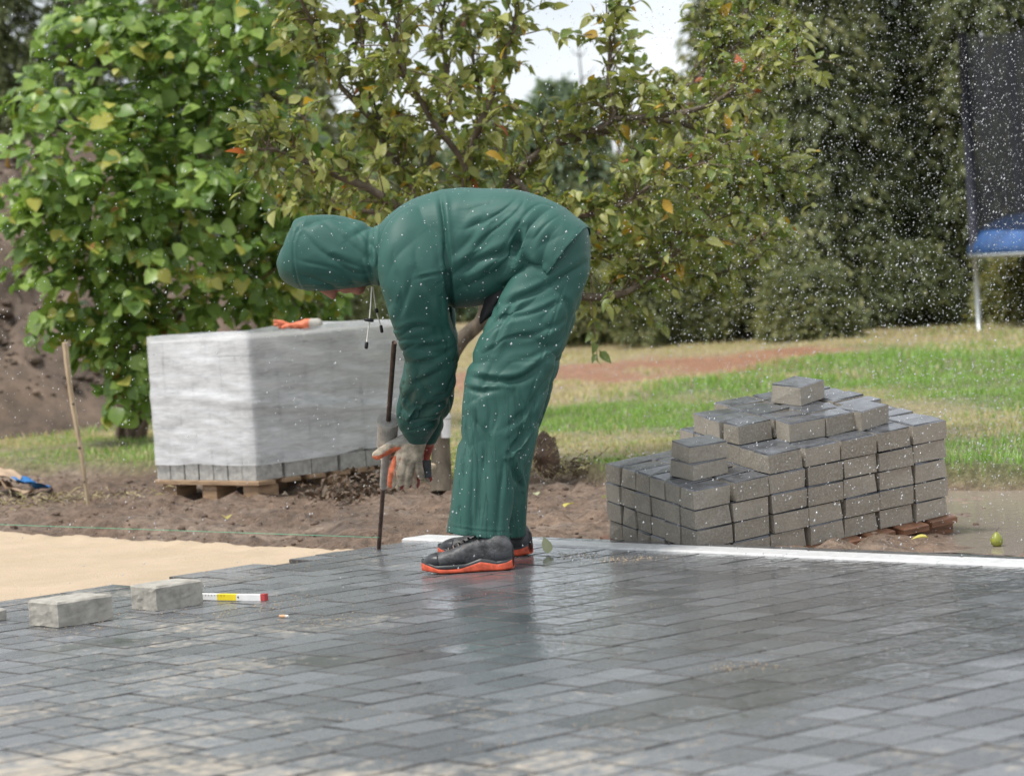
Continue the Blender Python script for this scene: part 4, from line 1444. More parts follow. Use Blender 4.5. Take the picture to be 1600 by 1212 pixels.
# folding rule
rr_ = empty('folding_rule', gnd(360, 938))
tag(rr_, 'folded white and yellow rule with red end lying beside a loose paver', 'ruler')
pa, pb = np.array(gnd(296, 937)), np.array(gnd(414, 939))
ex = (pb - pa); RL = np.linalg.norm(ex); ex /= RL; ey = np.array((-ex[1], ex[0], 0))
def rbox(x0, x1, y0, y1, z0, z1, m, name, par=rr_):
    v, f = box(x1 - x0, y1 - y0, z1 - z0, 0.0008)
    v = v + np.array(((x0 + x1) / 2, (y0 + y1) / 2, z0))
    return obj(name, v @ np.array((ex, ey, ez)) + pa, f, m, par)
for k in range(4):
    y0 = k * 0.0038
    for s_, (x0, x1, m) in enumerate(((0.0, 0.035, 'yellow'), (0.0352, 0.108, 'white'), (0.1082, 0.182, 'yellow'), (0.1822, RL - 0.016, 'white'))):
        rbox(x0 + 0.002 * k, x1 + (0.002 * k if s_ < 3 else -0.002 * k), y0, y0 + 0.0032, 0.001, 0.0195, M[m], 'rule_leaf')
rbox(RL - 0.0155, RL, -0.0012, 0.0162, 0.0012, 0.0215, M['red'], 'end_hinge')
for k in range(9):
    rbox(0.04 + k * 0.012, 0.0408 + k * 0.012, -0.0006, 0.0, 0.012, 0.018, M['black'], 'scale_mark')
v, f = tube([pa + 0.19 * ex + 0.011 * ez - 0.001 * ey, pa + 0.19 * ex + 0.011 * ez + 0.0155 * ey], 0.003, 10)
obj('hinge_pin', v, f, M['iron'], rr_)

cg = gnd(437, 965); cb = empty('cigarette_butt', cg)
tag(cb, 'tan cigarette butt lying on the pavers below the rule', 'cigarette butt')
a, b = np.array(cg) + np.array((0, 0, 0.005)), np.array(gnd(451, 965)) + np.array((0, 0, 0.005))
v, f = tube([a, a + (b - a) * 0.68], 0.0042, 10); obj('filter', v, f, M['tan'], cb, smooth=False)
v, f = tube([a + (b - a) * 0.685, b], [0.0041, 0.0035], 10); obj('stub', v, f, M['cord'], cb)

# fallen leaves
lt, lf_ = leaf_template(0.62, 6, 0.22, 0.25)
FL = [(856, 866, 0.060, 'plf', 'pale green leaf standing upright behind the worker\'s heel', 1),
      (352, 812, 0.075, 'ylf', 'pale yellow leaf on the soil in front of the wrapped pallet', 0),
      (676, 812, 0.085, 'ylf', 'curled yellow leaf on the soil just left of the trouser leg', 0),
      (882, 797, 0.06, 'ylf', 'small yellow leaf on the soil right of the far trouser leg', 0),
      (940, 783, 0.06, 'plf', 'pale leaf on the soil left of the open stack', 0),
      (1452, 846, 0.055, 'ylf', 'yellow leaf below the right end of the broken pallet', 0),
      (568, 843, 0.05, 'ylf', 'yellow leaf at the foot of the steel pin', 0),
      (840, 778, 0.05, 'plf', 'pale curled leaf near the turf clod', 0),
      (420, 762, 0.045, 'plf', 'small pale leaf close to the pallet corner block', 0),
      (615, 828, 0.055, 'ylf', 'yellowish leaf lying between pin and trouser leg', 0)]
lcache = {}
for a, b, s, m, lab, up in FL:
    p = gnd(a, b)
    hgt = float(ground_h(np.array([p.x]), np.array([p.y]))[0][0]) if b < 845 and a != 856 else 0.0
    p = gnd(a, b, hgt)
    if m not in lcache: lcache[m] = mesh_np('fallen_leaf', lt, lf_, M[m], smooth=True)
    o = link('fallen_leaf', lcache[m])
    an = random.uniform(0, 6.28)
    if up: ex = np.array((0.8, 0.3, 0.0)); dd = np.array((-0.15, 0.2, 1.0))
    else: ex = np.array((math.cos(an), math.sin(an), 0.1)); dd = np.array((-math.sin(an), math.cos(an), random.uniform(0.1, 0.45)))
    ex /= np.linalg.norm(ex); dd -= ex * (dd @ ex); dd /= np.linalg.norm(dd); nn = np.cross(ex, dd)
    o.matrix_basis = frame((p.x, p.y, hgt + (0.002 if up else 0.012)), ex * s, dd * s, nn * s)
    tag(o, lab, 'leaf', 'fallen leaves')
# fallen pear in the puddle
pp = np.array(gnd(1558, 852, -0.07))
fr = empty('fallen_pear', pp); tag(fr, 'small green pear lying in the muddy puddle at the right', 'pear')
n = 14; V = []; F = []
prof = [(0.0, 0.0), (0.012, 0.002), (0.020, 0.012), (0.021, 0.022), (0.016, 0.034), (0.010, 0.042), (0.006, 0.047), (0.0, 0.048)]
for r_, z_ in prof:
    for k in range(n):
        V.append(pp + np.array((r_ * math.cos(2 * math.pi * k / n), r_ * math.sin(2 * math.pi * k / n), z_ - 0.004)))
for i in range(len(prof) - 1):
    for k in range(n):
        F.append((i * n + k, i * n + (k + 1) % n, (i + 1) * n + (k + 1) % n, (i + 1) * n + k))
obj('flesh', V, F, M['fruit'], fr, smooth=True)
v, f = tube([pp + np.array((0, 0, 0.043)), pp + np.array((0.004, 0, 0.052)), pp + np.array((0.01, 0, 0.058))], 0.0012, 5)
obj('stalk', v, f, M['bark'], fr)

# wooden stake at the left and the string
sb, stp = np.array(gnd(139, 799, -0.05)), None
sY = sb[1]
stp = np.array(at(101, 535, sY - 0.1))
stk = empty('wooden_stake', sb); tag(stk, 'thin pale wooden stake leaning in the soil left of the wrapped pallet', 'stake')
c = catmull([sb + (sb - stp) * 0.06, sb * 0.66 + stp * 0.34 + np.array((0.004, 0, 0)), sb * 0.33 + stp * 0.67 - np.array((0.004, 0, 0)), stp], 18)
v, f = tube(c, np.linspace(0.010, 0.0135, 18), 6)
v = v + 0.0015 * np.c_[vnoise(v * 30, 1), vnoise(v * 30, 2), vnoise(v * 30, 3)]
obj('shaft', v, f, M['stake'], stk)
for tt in (0.36, 0.62, 0.82):
    q = stp + (sb - stp) * tt + np.array((0, -0.011, 0))
    v, f = tube([q, q + np.array((0.0, -0.004, 0.001))], [0.007, 0.003], 6)
    obj('knot', v, f, M['bark'], stk)

# steel pin with the dusty driving sleeve
pin = empty('steel_pin', np.array(at(592, 853, 9.95)))
tag(pin, 'rusty steel pin with a dusty grey sleeve, gripped by the worker', 'steel pin')
pb_, pt_ = np.array(at(592, 853, 9.95)), np.array(at(616, 535, 9.36))
v, f = tube([pb_ + (pb_ - pt_) * 0.05, pb_, pt_], [0.006, 0.0075, 0.0085], 10)
obj('rod', v, f, M['rust'], pin, smooth=True)
def onpin(y): return pb_ + (pt_ - pb_) * ((853 - y) / (853 - 535))
a, b = onpin(692), onpin(652)
v, f = tube([a, a + (b - a) * 0.04, a + (b - a) * 0.9, a + (b - a) * 0.905, b], [0.031, 0.033, 0.034, 0.037, 0.037], 24)
sl = obj('sleeve', v, f, M['sleeve'], pin)
v, f = tube([b + (b - a) * 0.0, b + (b - a) * 0.01], [0.030, 0.029], 24)
obj('sleeve_rim', v, f, M['sleeve'], sl)
v, f = tube([onpin(758), onpin(752), onpin(694)], [0.010, 0.0135, 0.0145], 14)
obj('lower_grip', v, f, M['sleeve'], pin, smooth=False)
# string
s0 = np.array(at(-120, 815, 10.9)); s1 = onpin(838)
V_, F_ = tube([s0, s1 + np.array((0, -0.01, 0))], 0.0008, 5)
strg = obj('marking_string', V_, F_, M['string'])
s2 = np.array(at(790, 845, 9.93))
tag(strg, 'thin green string stretched along the far edge of the sand', 'string')

# torn paper sack at the left edge
bagc = np.array(gnd(10, 776, -0.05))
bag = empty('paper_sack', bagc); tag(bag, 'crumpled tan paper sack with blue print at the left edge', 'sack')
def crumple(x0, x1, y0, y1, zf, m, name, seed, nx=26, ny=16, thick=0.004):
    xs = np.linspace(x0, x1, nx); ys = np.linspace(y0, y1, ny)
    X, Y = np.meshgrid(xs, ys, indexing='ij'); X, Y = X.ravel(), Y.ravel()
    Z = zf(X, Y) + 0.012 * fbm(np.c_[X, Y] * 18, 3, seed) + 0.02 * np.abs(vnoise(np.c_[X, Y] * 7, seed + 5))
    top = np.c_[X, Y, Z]; bot = np.c_[X, Y, Z - thick]
    I = np.arange(nx * ny).reshape(nx, ny); n_ = nx * ny
    Ft = np.stack([I[:-1, :-1].ravel(), I[1:, :-1].ravel(), I[1:, 1:].ravel(), I[:-1, 1:].ravel()], axis=1)
    F = np.vstack([Ft, Ft[:, ::-1] + n_])
    return obj(name, np.vstack([top, bot]) * np.array((1.35, 1.2, 1.35)) + bagc, F, M[m], bag, smooth=False)
crumple(-0.30, 0.04, -0.02, 0.22, lambda x, y: 0.085 - 0.9 * np.maximum(x - 0.0, 0) - 0.1 * np.abs(y - 0.1) + 0.05 * np.clip(-x * 3, 0, 1), 'paper', 'upper_ply', 3)
crumple(-0.30, 0.10, -0.03, 0.20, lambda x, y: 0.012 + 0.03 * (x < 0), 'paper', 'lower_ply', 7)
crumple(0.015, 0.145, 0.0, 0.17, lambda x, y: 0.055 - 0.3 * np.maximum(x - 0.02, 0), 'blue', 'printed_end', 11)

# turf clod beside the lawn edge, and dry stuff round the pear trunk
def lump(name, c, r, seed, m, lab, cat):
    bm = bmesh.new(); bmesh.ops.create_icosphere(bm, subdivisions=4, radius=1)
    v = np.array([q.co[:] for q in bm.verts]); bm.verts.index_update(); f = np.array([[q.index for q in g.verts] for g in bm.faces]); bm.free()
    v = v * np.array(r) * (1 + 0.28 * fbm(v * 1.8 + seed, 4, seed) + 0.05 * vnoise(v * 9, seed))[:, None]
    root = empty(name, c)
    tag(root, lab, cat)
    obj('soil_core', v + np.array(c), f, M[m], root, smooth=True)
    return root, v + np.array(c)
cc = np.array(gnd(855, 738, 0)); cc[2] = 0.075
root, vv = lump('turf_clod', cc, (0.058, 0.06, 0.095), 9, 'turfsoil', 'upright clod of turf with earth and dry roots behind the worker\'s knee', 'turf clod')
tuft = []
for k in range(170):
    b = vv[rng.integers(len(vv))]
    d = (b - cc) / np.linalg.norm(b - cc) + rng.normal(0, 0.4, 3) + np.array((0.5, 0, 0.1))
    L = rng.uniform(0.02, 0.06); s = rng.normal(size=3); s = np.cross(d, s); s /= np.linalg.norm(s) + 1e-6
    d = d / np.linalg.norm(d)
    tuft.append((np.array([b - s * 0.0015, b + s * 0.0015, b + d * L]), [(0, 1, 2)]))
v, f = join(tuft); o = obj('dry_roots', v, f, M['gr2'], root); o['kind'] = 'stuff'

def straw_heap(name, lab, cat, px, py, n, rx, ry, rz, L0, L1_, mats, wid, Z=None):
    c = np.array(gnd(px, py, -0.03)); parts, mi = [], []
    for k in range(n):
        q = rng.normal(size=3) * np.array((rx, ry, rz)) * 0.6; q[2] = abs(q[2])
        b = c + q; a = rng.uniform(0, 6.28); d = np.array((math.cos(a), math.sin(a), rng.uniform(-0.1, 0.6))); d /= np.linalg.norm(d)
        s = np.cross(d, rng.normal(size=3)); s /= np.linalg.norm(s) + 1e-6
        L = rng.uniform(L0, L1_); w = wid * rng.uniform(0.5, 1.3)
        m = b + d * L * 0.5 + np.array((0, 0, 0.012))
        parts.append((np.array([b, m - s * w, m + s * w, b + d * L]), [(0, 1, 2), (1, 3, 2)])); 
    v, f = join(parts)
    return tag(obj(name, v, f, [M[k] for k in mats], midx=rng.integers(0, len(mats), len(f))), lab, cat, kind='stuff')
straw_heap('dry_grass', 'dry straw tuft at the foot of the pear trunk', 'dry grass', 700, 748, 900, 0.12, 0.14, 0.09, 0.05, 0.14, ('gr2', 'gr2', 'gr1'), 0.003)
straw_heap('leaf_litter', 'dark withered leaves and chips heaped behind the steel pin', 'leaf litter', 548, 782, 420, 0.17, 0.20, 0.07, 0.02, 0.07, ('blf', 'blf', 'bark', 'bark', 'blf', 'blf', 'clod'), 0.009)
straw_heap('root_litter', 'fine dark roots and chips on the soil right of the trousers', 'litter', 900, 742, 500, 0.3, 0.12, 0.05, 0.03, 0.08, ('blf', 'bark', 'gr2'), 0.004)
straw_heap('straw_litter', 'wisps of dry grass on the soil before the wooden stake', 'litter', 90, 788, 420, 0.35, 0.18, 0.03, 0.04, 0.10, ('gr2', 'blf', 'bark'), 0.003)

# ================================================================== THE WORKER
Y0 = 9.27
def P(px, py, dy=0.0): return np.array(at(px, py, Y0 + dy))
def loft(path, n=60, seg=56, expo=2.25, dax=(0, 1, 0)):
    C = catmull(np.asarray(path, float), n)
    ctr = np.array([P(c[0], c[1], c[2]) for c in C])
    sc = (Y0 + C[:, 2]) / FPX
    T = np.gradient(ctr, axis=0); T /= np.linalg.norm(T, axis=1)[:, None]
    V, F = [], []
    for i in range(n):
        s = np.cross(T[i], dax); s /= np.linalg.norm(s); d = np.cross(s, T[i])
        for k in range(seg):
            th = 2 * math.pi * k / seg
            c_, s_ = math.cos(th), math.sin(th)
            rr = (abs(c_) ** expo + abs(s_) ** expo) ** (-1 / expo)
            V.append(ctr[i] + s * (C[i, 3] * sc[i] * c_ * rr) + d * (C[i, 4] * sc[i] * s_ * rr))
    for i in range(n - 1):
        for k in range(seg):
            k2 = (k + 1) % seg
            F.append((i * seg + k, i * seg + k2, (i + 1) * seg + k2, (i + 1) * seg + k))
    F.append(tuple(range(seg))[::-1]); F.append(tuple(range((n - 1) * seg, n * seg)))
    return np.array(V), F


def remesh(parts, voxel, smooth=3, fac=0.5):
    v, f = join(parts)
    me = mesh_np('tmp', v, f)
    bm = bmesh.new(); bm.from_mesh(me); bmesh.ops.recalc_face_normals(bm, faces=bm.faces); bm.to_mesh(me); bm.free()
    o = link('tmp', me)
    m = o.modifiers.new('r', 'REMESH'); m.mode = 'VOXEL'; m.voxel_size = voxel
    m = o.modifiers.new('s', 'SMOOTH'); m.factor = fac; m.iterations = smooth
    dg = bpy.context.evaluated_depsgraph_get(); dg.update()
    ev = o.evaluated_get(dg)
    mm = bpy.data.meshes.new_from_object(ev)
    V = np.empty(len(mm.vertices) * 3); mm.vertices.foreach_get('co', V); V = V.reshape(-1, 3)
    F = np.empty(len(mm.loops), np.int32); mm.loops.foreach_get('vertex_index', F); F = F.reshape(-1, 4)
    bpy.data.objects.remove(o); bpy.data.meshes.remove(mm); bpy.data.meshes.remove(me)
    return V, F


def vnormals(V, F):
    a = V[F[:, 2]] - V[F[:, 0]]; b = V[F[:, 3]] - V[F[:, 1]]
    fn = np.cross(a, b)
    N = np.zeros_like(V)
    for k in range(4): np.add.at(N, F[:, k], fn)
    return N / (np.linalg.norm(N, axis=1)[:, None] + 1e-12)


def seg_dist(x, y, poly):
    """signed distance to a polyline in the plane of the figure's side"""
    best = np.full(len(x), 1e9); sign = np.ones(len(x))
    for (ax_, ay_), (bx_, by_) in zip(poly[:-1], poly[1:]):
        dx, dy = bx_ - ax_, by_ - ay_
        t = np.clip(((x - ax_) * dx + (y - ay_) * dy) / (dx * dx + dy * dy), 0, 1)
        d = np.hypot(x - ax_ - t * dx, y - ay_ - t * dy)
        m = d < best
        best = np.where(m, d, best)
        sign = np.where(m, np.sign(dx * (y - ay_) - dy * (x - ax_)), sign)
    return best, sign


def folds(V, F, lst, wr=0.0025, wscale=(9, 9, 9), seed=1):
    N = vnormals(V, F)
    x, y, w = proj(V)
    tocam = (CAMP - V); tocam /= np.linalg.norm(tocam, axis=1)[:, None]
    face = np.clip(np.einsum('ij,ij->i', N, tocam) * 2.5 + 0.3, 0, 1)
    D = np.zeros(len(V))
    for poly, wd, amp in lst:
        pl = catmull(poly, 10) if len(poly) > 2 else np.asarray(poly, float)
        d, sg = seg_dist(x, y, [tuple(q) for q in pl])
        e = np.minimum(np.hypot(x - pl[0][0], y - pl[0][1]), np.hypot(x - pl[-1][0], y - pl[-1][1]))
        tap = 0.25 + 0.75 * np.clip(e / (5 * wd), 0, 1)
        up = np.where(sg < 0, 0.45, 0.10)
        D += amp * tap * (-np.exp(-(d / (0.75 * wd)) ** 1.3) + up * np.exp(-((d - 2.0 * wd) / (1.2 * wd)) ** 2))
    q = V * np.array(wscale) + 0.9 * np.c_[vnoise(V * 4, 3), vnoise(V * 4, 4), vnoise(V * 4, 5)]
    ridged = 0.6 - 2.2 * np.abs(vnoise(q, seed)) + 0.5 * (0.5 - np.abs(vnoise(q * 2.1, seed + 1)))
    return V + N * (D * face + wr * ridged)[:, None]


def crease(V, d, along, across, seed):
    """sharp folds running along d: zero on the cloth between them, a crisp valley where the noise changes sign"""
    d = np.asarray(d, float); d /= np.linalg.norm(d)
    a = np.cross(d, (0, 1, 0)); a /= np.linalg.norm(a); b = np.cross(d, a)
    W_ = V + 0.05 * np.c_[vnoise(V * 6, seed), vnoise(V * 6, seed + 1), vnoise(V * 6, seed + 2)]
    q = np.c_[W_ @ d * along, W_ @ a * across, W_ @ b * across * 0.6]
    n1 = 1 - np.minimum(np.abs(vnoise(q, seed)) * 2.6, 1)
    n2 = 1 - np.minimum(np.abs(vnoise(q * 1.9 + 5.1, seed + 7)) * 2.6, 1)
    return -(n1 ** 1.3 + 0.5 * n2 ** 1.3)


def zone(t, lo, hi, soft): return np.clip((t - lo) / soft, 0, 1) * np.clip((hi - t) / soft, 0, 1)


def open_end(V, F, c, axis, lim=0.75, reach=0.02):
    """drop the closing faces of a hem so that the cloth ends in an open edge"""
    a = V[F[:, 2]] - V[F[:, 0]]; b = V[F[:, 3]] - V[F[:, 1]]
    n_ = np.cross(a, b); n_ /= np.linalg.norm(n_, axis=1)[:, None] + 1e-12
    axis = np.asarray(axis) / np.linalg.norm(axis)
    q = V[F].mean(1) - c
    return F[~((n_ @ axis > lim) & (q @ axis > -reach) & (np.linalg.norm(q, axis=1) < 0.30))]


def cloth(o, th=0.003):
    m = o.modifiers.new('thickness', 'SOLIDIFY'); m.thickness = th; m.offset = -1


# --- body: one continuous surface, nearly all of it under the rainwear
hc = P(514, 407, 0.17)
hu = np.array((-0.985, 0.0, 0.06)); hu /= np.linalg.norm(hu)
hf = np.array((-0.08, 0.0, -1.0)); hf -= hu * (hf @ hu); hf /= np.linalg.norm(hf)
hl = np.cross(hu, hf)
HM = np.stack([hu, hf, hl], axis=1)
def hp(u, f_, l=0.0): return hc + hu * u + hf * f_ + hl * l
J = dict(neck=P(585, 400, .16), chest=P(660, 392, .15), belly=P(760, 388, .07), pelvis=P(850, 405, 0.0),
         shn=P(655, 375, -.0), eln=P(682, 550, .06), wrn=P(652, 672, .30), shf=P(655, 375, .31), elf=P(682, 560, .34), wrf=P(668, 690, .40),
         hipn=P(858, 425, -.08), knn=P(790, 625, -.13), ann=P(757, 838, -.165), hipf=P(858, 425, .09), knf=P(806, 625, .13), anf=P(785, 830, .165))
def body_sdf(Pt):
    d = sd_ell(Pt, hp(0.018, -0.002), (0.104, 0.094, 0.075), HM)
    d = smin(d, sd_ell(Pt, hp(-0.055, 0.052), (0.050, 0.046, 0.052), HM), 0.03)
    d = smin(d, sd_ell(Pt, hp(-0.093, 0.092), (0.020, 0.020, 0.022), HM), 0.02)
    d = smin(d, sd_cap(Pt, hp(0.032, 0.086), hp(-0.012, 0.112), 0.010, 0.014), 0.012)
    for s in (-1, 1):
        d = smin(d, np.linalg.norm(Pt - hp(-0.014, 0.102, 0.010 * s), axis=-1) - 0.009, 0.006)
        d = -smin(-d, np.linalg.norm(Pt - hp(0.026, 0.099, 0.032 * s), axis=-1) - 0.014, 0.010)
        d = smin(d, np.linalg.norm(Pt - hp(0.026, 0.080, 0.031 * s), axis=-1) - 0.0125, 0.004)
        d = smin(d, sd_ell(Pt, hp(0.0, -0.005, 0.078 * s), (0.032, 0.018, 0.010), HM), 0.006)
        d = smin(d, sd_cap(Pt, hp(0.042, 0.088, 0.018 * s), hp(0.040, 0.080, 0.046 * s), 0.007, 0.006), 0.010)
    d = smin(d, sd_ell(Pt, hp(-0.045, 0.098), (0.006, 0.012, 0.024), HM), 0.006)
    d = smin(d, sd_ell(Pt, hp(-0.060, 0.097), (0.006, 0.012, 0.021), HM), 0.006)
    d = smin(d, sd_cap(Pt, hp(-0.055, -0.005), J['neck'], 0.056, 0.060), 0.04)
    d = smin(d, sd_cap(Pt, J['neck'], J['chest'], 0.06, 0.13), 0.08)
    d = smin(d, sd_cap(Pt, J['chest'], J['belly'], 0.13, 0.12), 0.08)
    d = smin(d, sd_cap(Pt, J['belly'], J['pelvis'], 0.12, 0.088), 0.06)
    for s in 'nf':
        d = smin(d, sd_cap(Pt, J['sh' + s], J['el' + s], 0.048, 0.030), 0.05)
        d = smin(d, sd_cap(Pt, J['el' + s], J['wr' + s], 0.030, 0.020), 0.02)
        d = smin(d, sd_cap(Pt, J['hip' + s], J['kn' + s], 0.070, 0.045), 0.03)
        d = smin(d, sd_cap(Pt, J['kn' + s], J['an' + s], 0.045, 0.034), 0.03)
    return d
allp = np.array([hc] + list(J.values()))
V, F = nets(body_sdf, allp.min(0) - 0.17, allp.max(0) + 0.15, 0.0085)
V = laplace(V, F, 1, 0.4)
person = obj('person', V, F, M['skin'], smooth=True)
tag(person, 'person in green hooded rainwear bending down over the paving, gripping a steel pin', 'person')

# --- trousers
near_leg = [(874, 385, -.06, 44, 44), (868, 420, -.075, 52, 50), (846, 468, -.09, 60, 50), (822, 520, -.105, 63, 50), (800, 572, -.12, 65, 50), (786, 625, -.13, 65, 50),
            (777, 680, -.14, 60, 50), (763, 735, -.15, 53, 50), (754, 790, -.16, 50, 52), (748, 838, -.165, 51, 54)]
far_leg = [(874, 385, .06, 44, 44), (866, 425, .075, 50, 48), (848, 470, .09, 58, 48), (826, 530, .11, 58, 48), (810, 600, .13, 55, 47), (797, 665, .145, 48, 46),
           (788, 730, .155, 43, 46), (783, 790, .16, 41, 48), (781, 833, .165, 41, 50)]
pelv = [(884, 352, 0, 34, 78), (880, 385, 0, 44, 88), (868, 420, 0, 53, 92), (848, 452, 0, 52, 82), (832, 478, 0, 34, 60)]
V, F = remesh([loft(near_leg, 80, 72, 3.0), loft(far_leg, 80, 72, 3.0), loft(pelv, 40, 72, 2.6)], 0.0038, 3)
TF = [([(786, 476), (850, 450), (914, 412)], 5, 0.009), ([(775, 500), (830, 490), (880, 470)], 4, 0.005), ([(880, 500), (840, 520), (800, 528)], 5, 0.005),
      ([(733, 588), (780, 596), (820, 590), (856, 560)], 5, 0.010), ([(724, 606), (752, 612), (785, 608)], 4, 0.006), ([(868, 536), (835, 556), (810, 560)], 5, 0.005),
      ([(826, 672), (812, 690), (794, 708)], 4, 0.012), ([(796, 712), (804, 736), (813, 760)], 4, 0.012), ([(762, 690), (752, 750), (744, 836)], 6, 0.006),
      ([(730, 640), (722, 740), (714, 830)], 6, 0.004), ([(787, 720), (780, 780), (777, 840)], 5, 0.008), ([(850, 600), (825, 640), (790, 668)], 5, 0.006),
      ([(852, 440), (884, 470), (893, 505)], 5, 0.005), ([(806, 462), (786, 500), (768, 548)], 5, 0.007), ([(735, 650), (760, 680), (775, 730)], 6, 0.005)]
TF += [([(884, 440), (846, 560), (812, 690), (790, 838)], 1.8, 0.0022), ([(700, 822), (748, 829), (797, 832)], 1.6, 0.0016)]
V = folds(V, F, TF, 0.0008, (5.5, 5.5, 3.4), 11)
N = vnormals(V, F); x, y, w = proj(V)
th_ = zone(y, 430, 640, 50); lg_ = zone(y, 590, 880, 60)
V = V + N * (0.0100 * th_ * crease(V, (0.86, 0, 0.42), 3.0, 12, 21) + 0.0095 * lg_ * crease(V, (-0.10, 0.02, 1.0), 2.2, 15, 31))[:, None]
F = open_end(V, F, P(748, 838, -.165), (0, 0, -1)); F = open_end(V, F, P(781, 833, .165), (0, 0, -1))
tro = obj('rain_trousers', V, F, M['suit'], person, smooth=True)
cloth(tro)

# --- jacket
torso = [(586, 399, .17, 44, 62), (604, 398, .17, 52, 78), (630, 396, .16, 68, 98), (668, 391, .145, 84, 112), (712, 388, .12, 93, 112), (758, 384, .08, 90, 104),
         (802, 378, .04, 82, 100), (842, 381, .02, 71, 100), (870, 393, .005, 62, 102), (886, 405, 0, 60, 106)]
nslv = [(672, 352, .04, 40, 40), (655, 380, -.02, 58, 46), (647, 420, -.05, 58, 50), (650, 460, -.05, 52, 48), (659, 503, -.03, 46, 40), (673, 543, .01, 45, 36),
        (673, 580, .07, 43, 36), (661, 622, .15, 39, 34), (653, 655, .22, 32, 30), (653, 683, .27, 17, 18)]
fslv = [(672, 360, .22, 46, 44), (658, 400, .29, 52, 46), (660, 450, .31, 46, 44), (672, 510, .32, 42, 42), (682, 560, .33, 38, 40), (678, 610, .35, 34, 38), (670, 655, .37, 28, 34), (667, 690, .385, 14, 18)]
V, F = remesh([loft(torso, 90, 80, 2.7), loft(nslv, 80, 64, 2.9), loft(fslv, 60, 56, 2.6)], 0.0038, 3)
JF = [([(687, 306), (695, 367), (700, 430), (706, 490), (715, 525)], 4, 0.012), ([(702, 405), (733, 374), (753, 336)], 8, 0.006), ([(722, 410), (752, 390), (781, 352)], 8, 0.006),
      ([(702, 432), (747, 408), (800, 392)], 7, 0.014), ([(708, 455), (750, 440), (790, 420)], 8, 0.010), ([(813, 355), (806, 380), (800, 408)], 5, 0.022),
      ([(720, 350), (735, 325), (742, 305)], 8, 0.004), ([(780, 340), (800, 330), (812, 350)], 8, 0.005), ([(830, 400), (850, 380), (890, 362)], 8, 0.004), ([(812, 400), (835, 422), (852, 438)], 5, 0.010),
      ([(622, 528), (645, 514), (668, 512)], 5, 0.011), ([(627, 566), (650, 572), (676, 570)], 5, 0.013), ([(634, 545), (655, 548), (690, 540)], 5, 0.008), ([(636, 604), (660, 596), (690, 580)], 5, 0.010),
      ([(628, 640), (640, 620), (650, 606)], 5, 0.009), ([(650, 660), (668, 640), (690, 622)], 5, 0.010), ([(634, 668), (650, 650), (655, 630)], 4, 0.008),
      ([(622, 499), (636, 460), (646, 425)], 6, 0.006), ([(650, 436), (676, 430), (700, 427)], 2.5, 0.004), ([(604, 432), (620, 400), (650, 372)], 8, 0.004), ([(665, 470), (676, 500), (690, 540)], 6, 0.006),
      ([(640, 690), (640, 400)], 0.1, 0.0)]
JF = JF[:-1] + [([(908, 357), (876, 400), (846, 432)], 1.8, 0.0018), ([(636, 676), (655, 678), (674, 668)], 1.8, 0.002)]
V = folds(V, F, JF, 0.0008, (5, 5, 5), 5)
N = vnormals(V, F); x, y, w = proj(V)
body_ = zone(x, 700, 880, 40) * zone(y, 300, 470, 30); fore_ = zone(y, 495, 690, 30) * (x < 730); uarm_ = zone(y, 380, 520, 50) * (x < 705)
V = V + N * (0.0110 * body_ * crease(V, (0.55, 0, 0.84), 3.2, 11, 41) + 0.0130 * fore_ * crease(V, (0.90, 0, 0.38), 5.0, 13, 51) + 0.0075 * uarm_ * crease(V, (0.12, 0, 1.0), 3.0, 12, 61))[:, None]
F = open_end(V, F, P(886, 405, 0), P(886, 405, 0) - P(870, 393, .005), 0.7, 0.03)
jac = obj('rain_jacket', V, F, M['suit'], person, smooth=True)
cloth(jac)
hem = catmull([P(917, 361, -.04), P(898, 388, -.13), P(876, 416, -.20), P(856, 440, -.215)], 14)

# --- hood, open towards the ground
hood = [(438, 392, .17, 5, 6), (443, 394, .17, 31, 34), (454, 396, .17, 48, 48), (470, 396, .17, 57, 55), (492, 395, .17, 62, 58), (520, 396, .17, 62, 59), (548, 398, .17, 57, 58), (572, 401, .17, 50, 60), (596, 402, .17, 46, 66)]
v, f = loft(hood, 70, 64, 2.35)
V, F = remesh([(v, f)], 0.0038, 3)
HF = [([(462, 350), (500, 392), (548, 412), (580, 424)], 5, 0.005), ([(495, 336), (530, 366), (575, 405)], 5, 0.004), ([(520, 405), (550, 425), (582, 430)], 5, 0.007), ([(546, 372), (565, 360), (588, 352)], 5, 0.006),
      ([(578, 355), (576, 400), (584, 445)], 5, 0.010), ([(462, 440), (500, 432), (545, 440)], 8, 0.004), ([(470, 356), (490, 345), (510, 340)], 5, 0.005)]
HF += [([(474, 340), (458, 380), (462, 430), (474, 458)], 1.8, 0.003), ([(452, 446), (500, 448), (575, 440)], 1.6, 0.0022)]
V = folds(V, F, HF, 0.0008, (8, 8, 8), 8)
N = vnormals(V, F)
x, y, w = proj(V)
V = V + N * (0.0068 * zone(x, 455, 700, 30) * crease(V, (0.80, 0, -0.55), 4.0, 11, 71))[:, None]
x, y, w = proj(V)
cutl = np.interp(x, [430, 452, 505, 560, 582, 600], [452, 456, 458, 452, 448, 600])
N = vnormals(V, F)
keep = ~((y[F].mean(1) > cutl[F].mean(1) - 3) & (N[F, 2].mean(1) < -0.55))
F = F[keep]
hd_o = obj('hood', V, F, M['suit'], person, smooth=True)
sol = hd_o.modifiers.new('thickness', 'SOLIDIFY'); sol.thickness = 0.003; sol.offset = -1

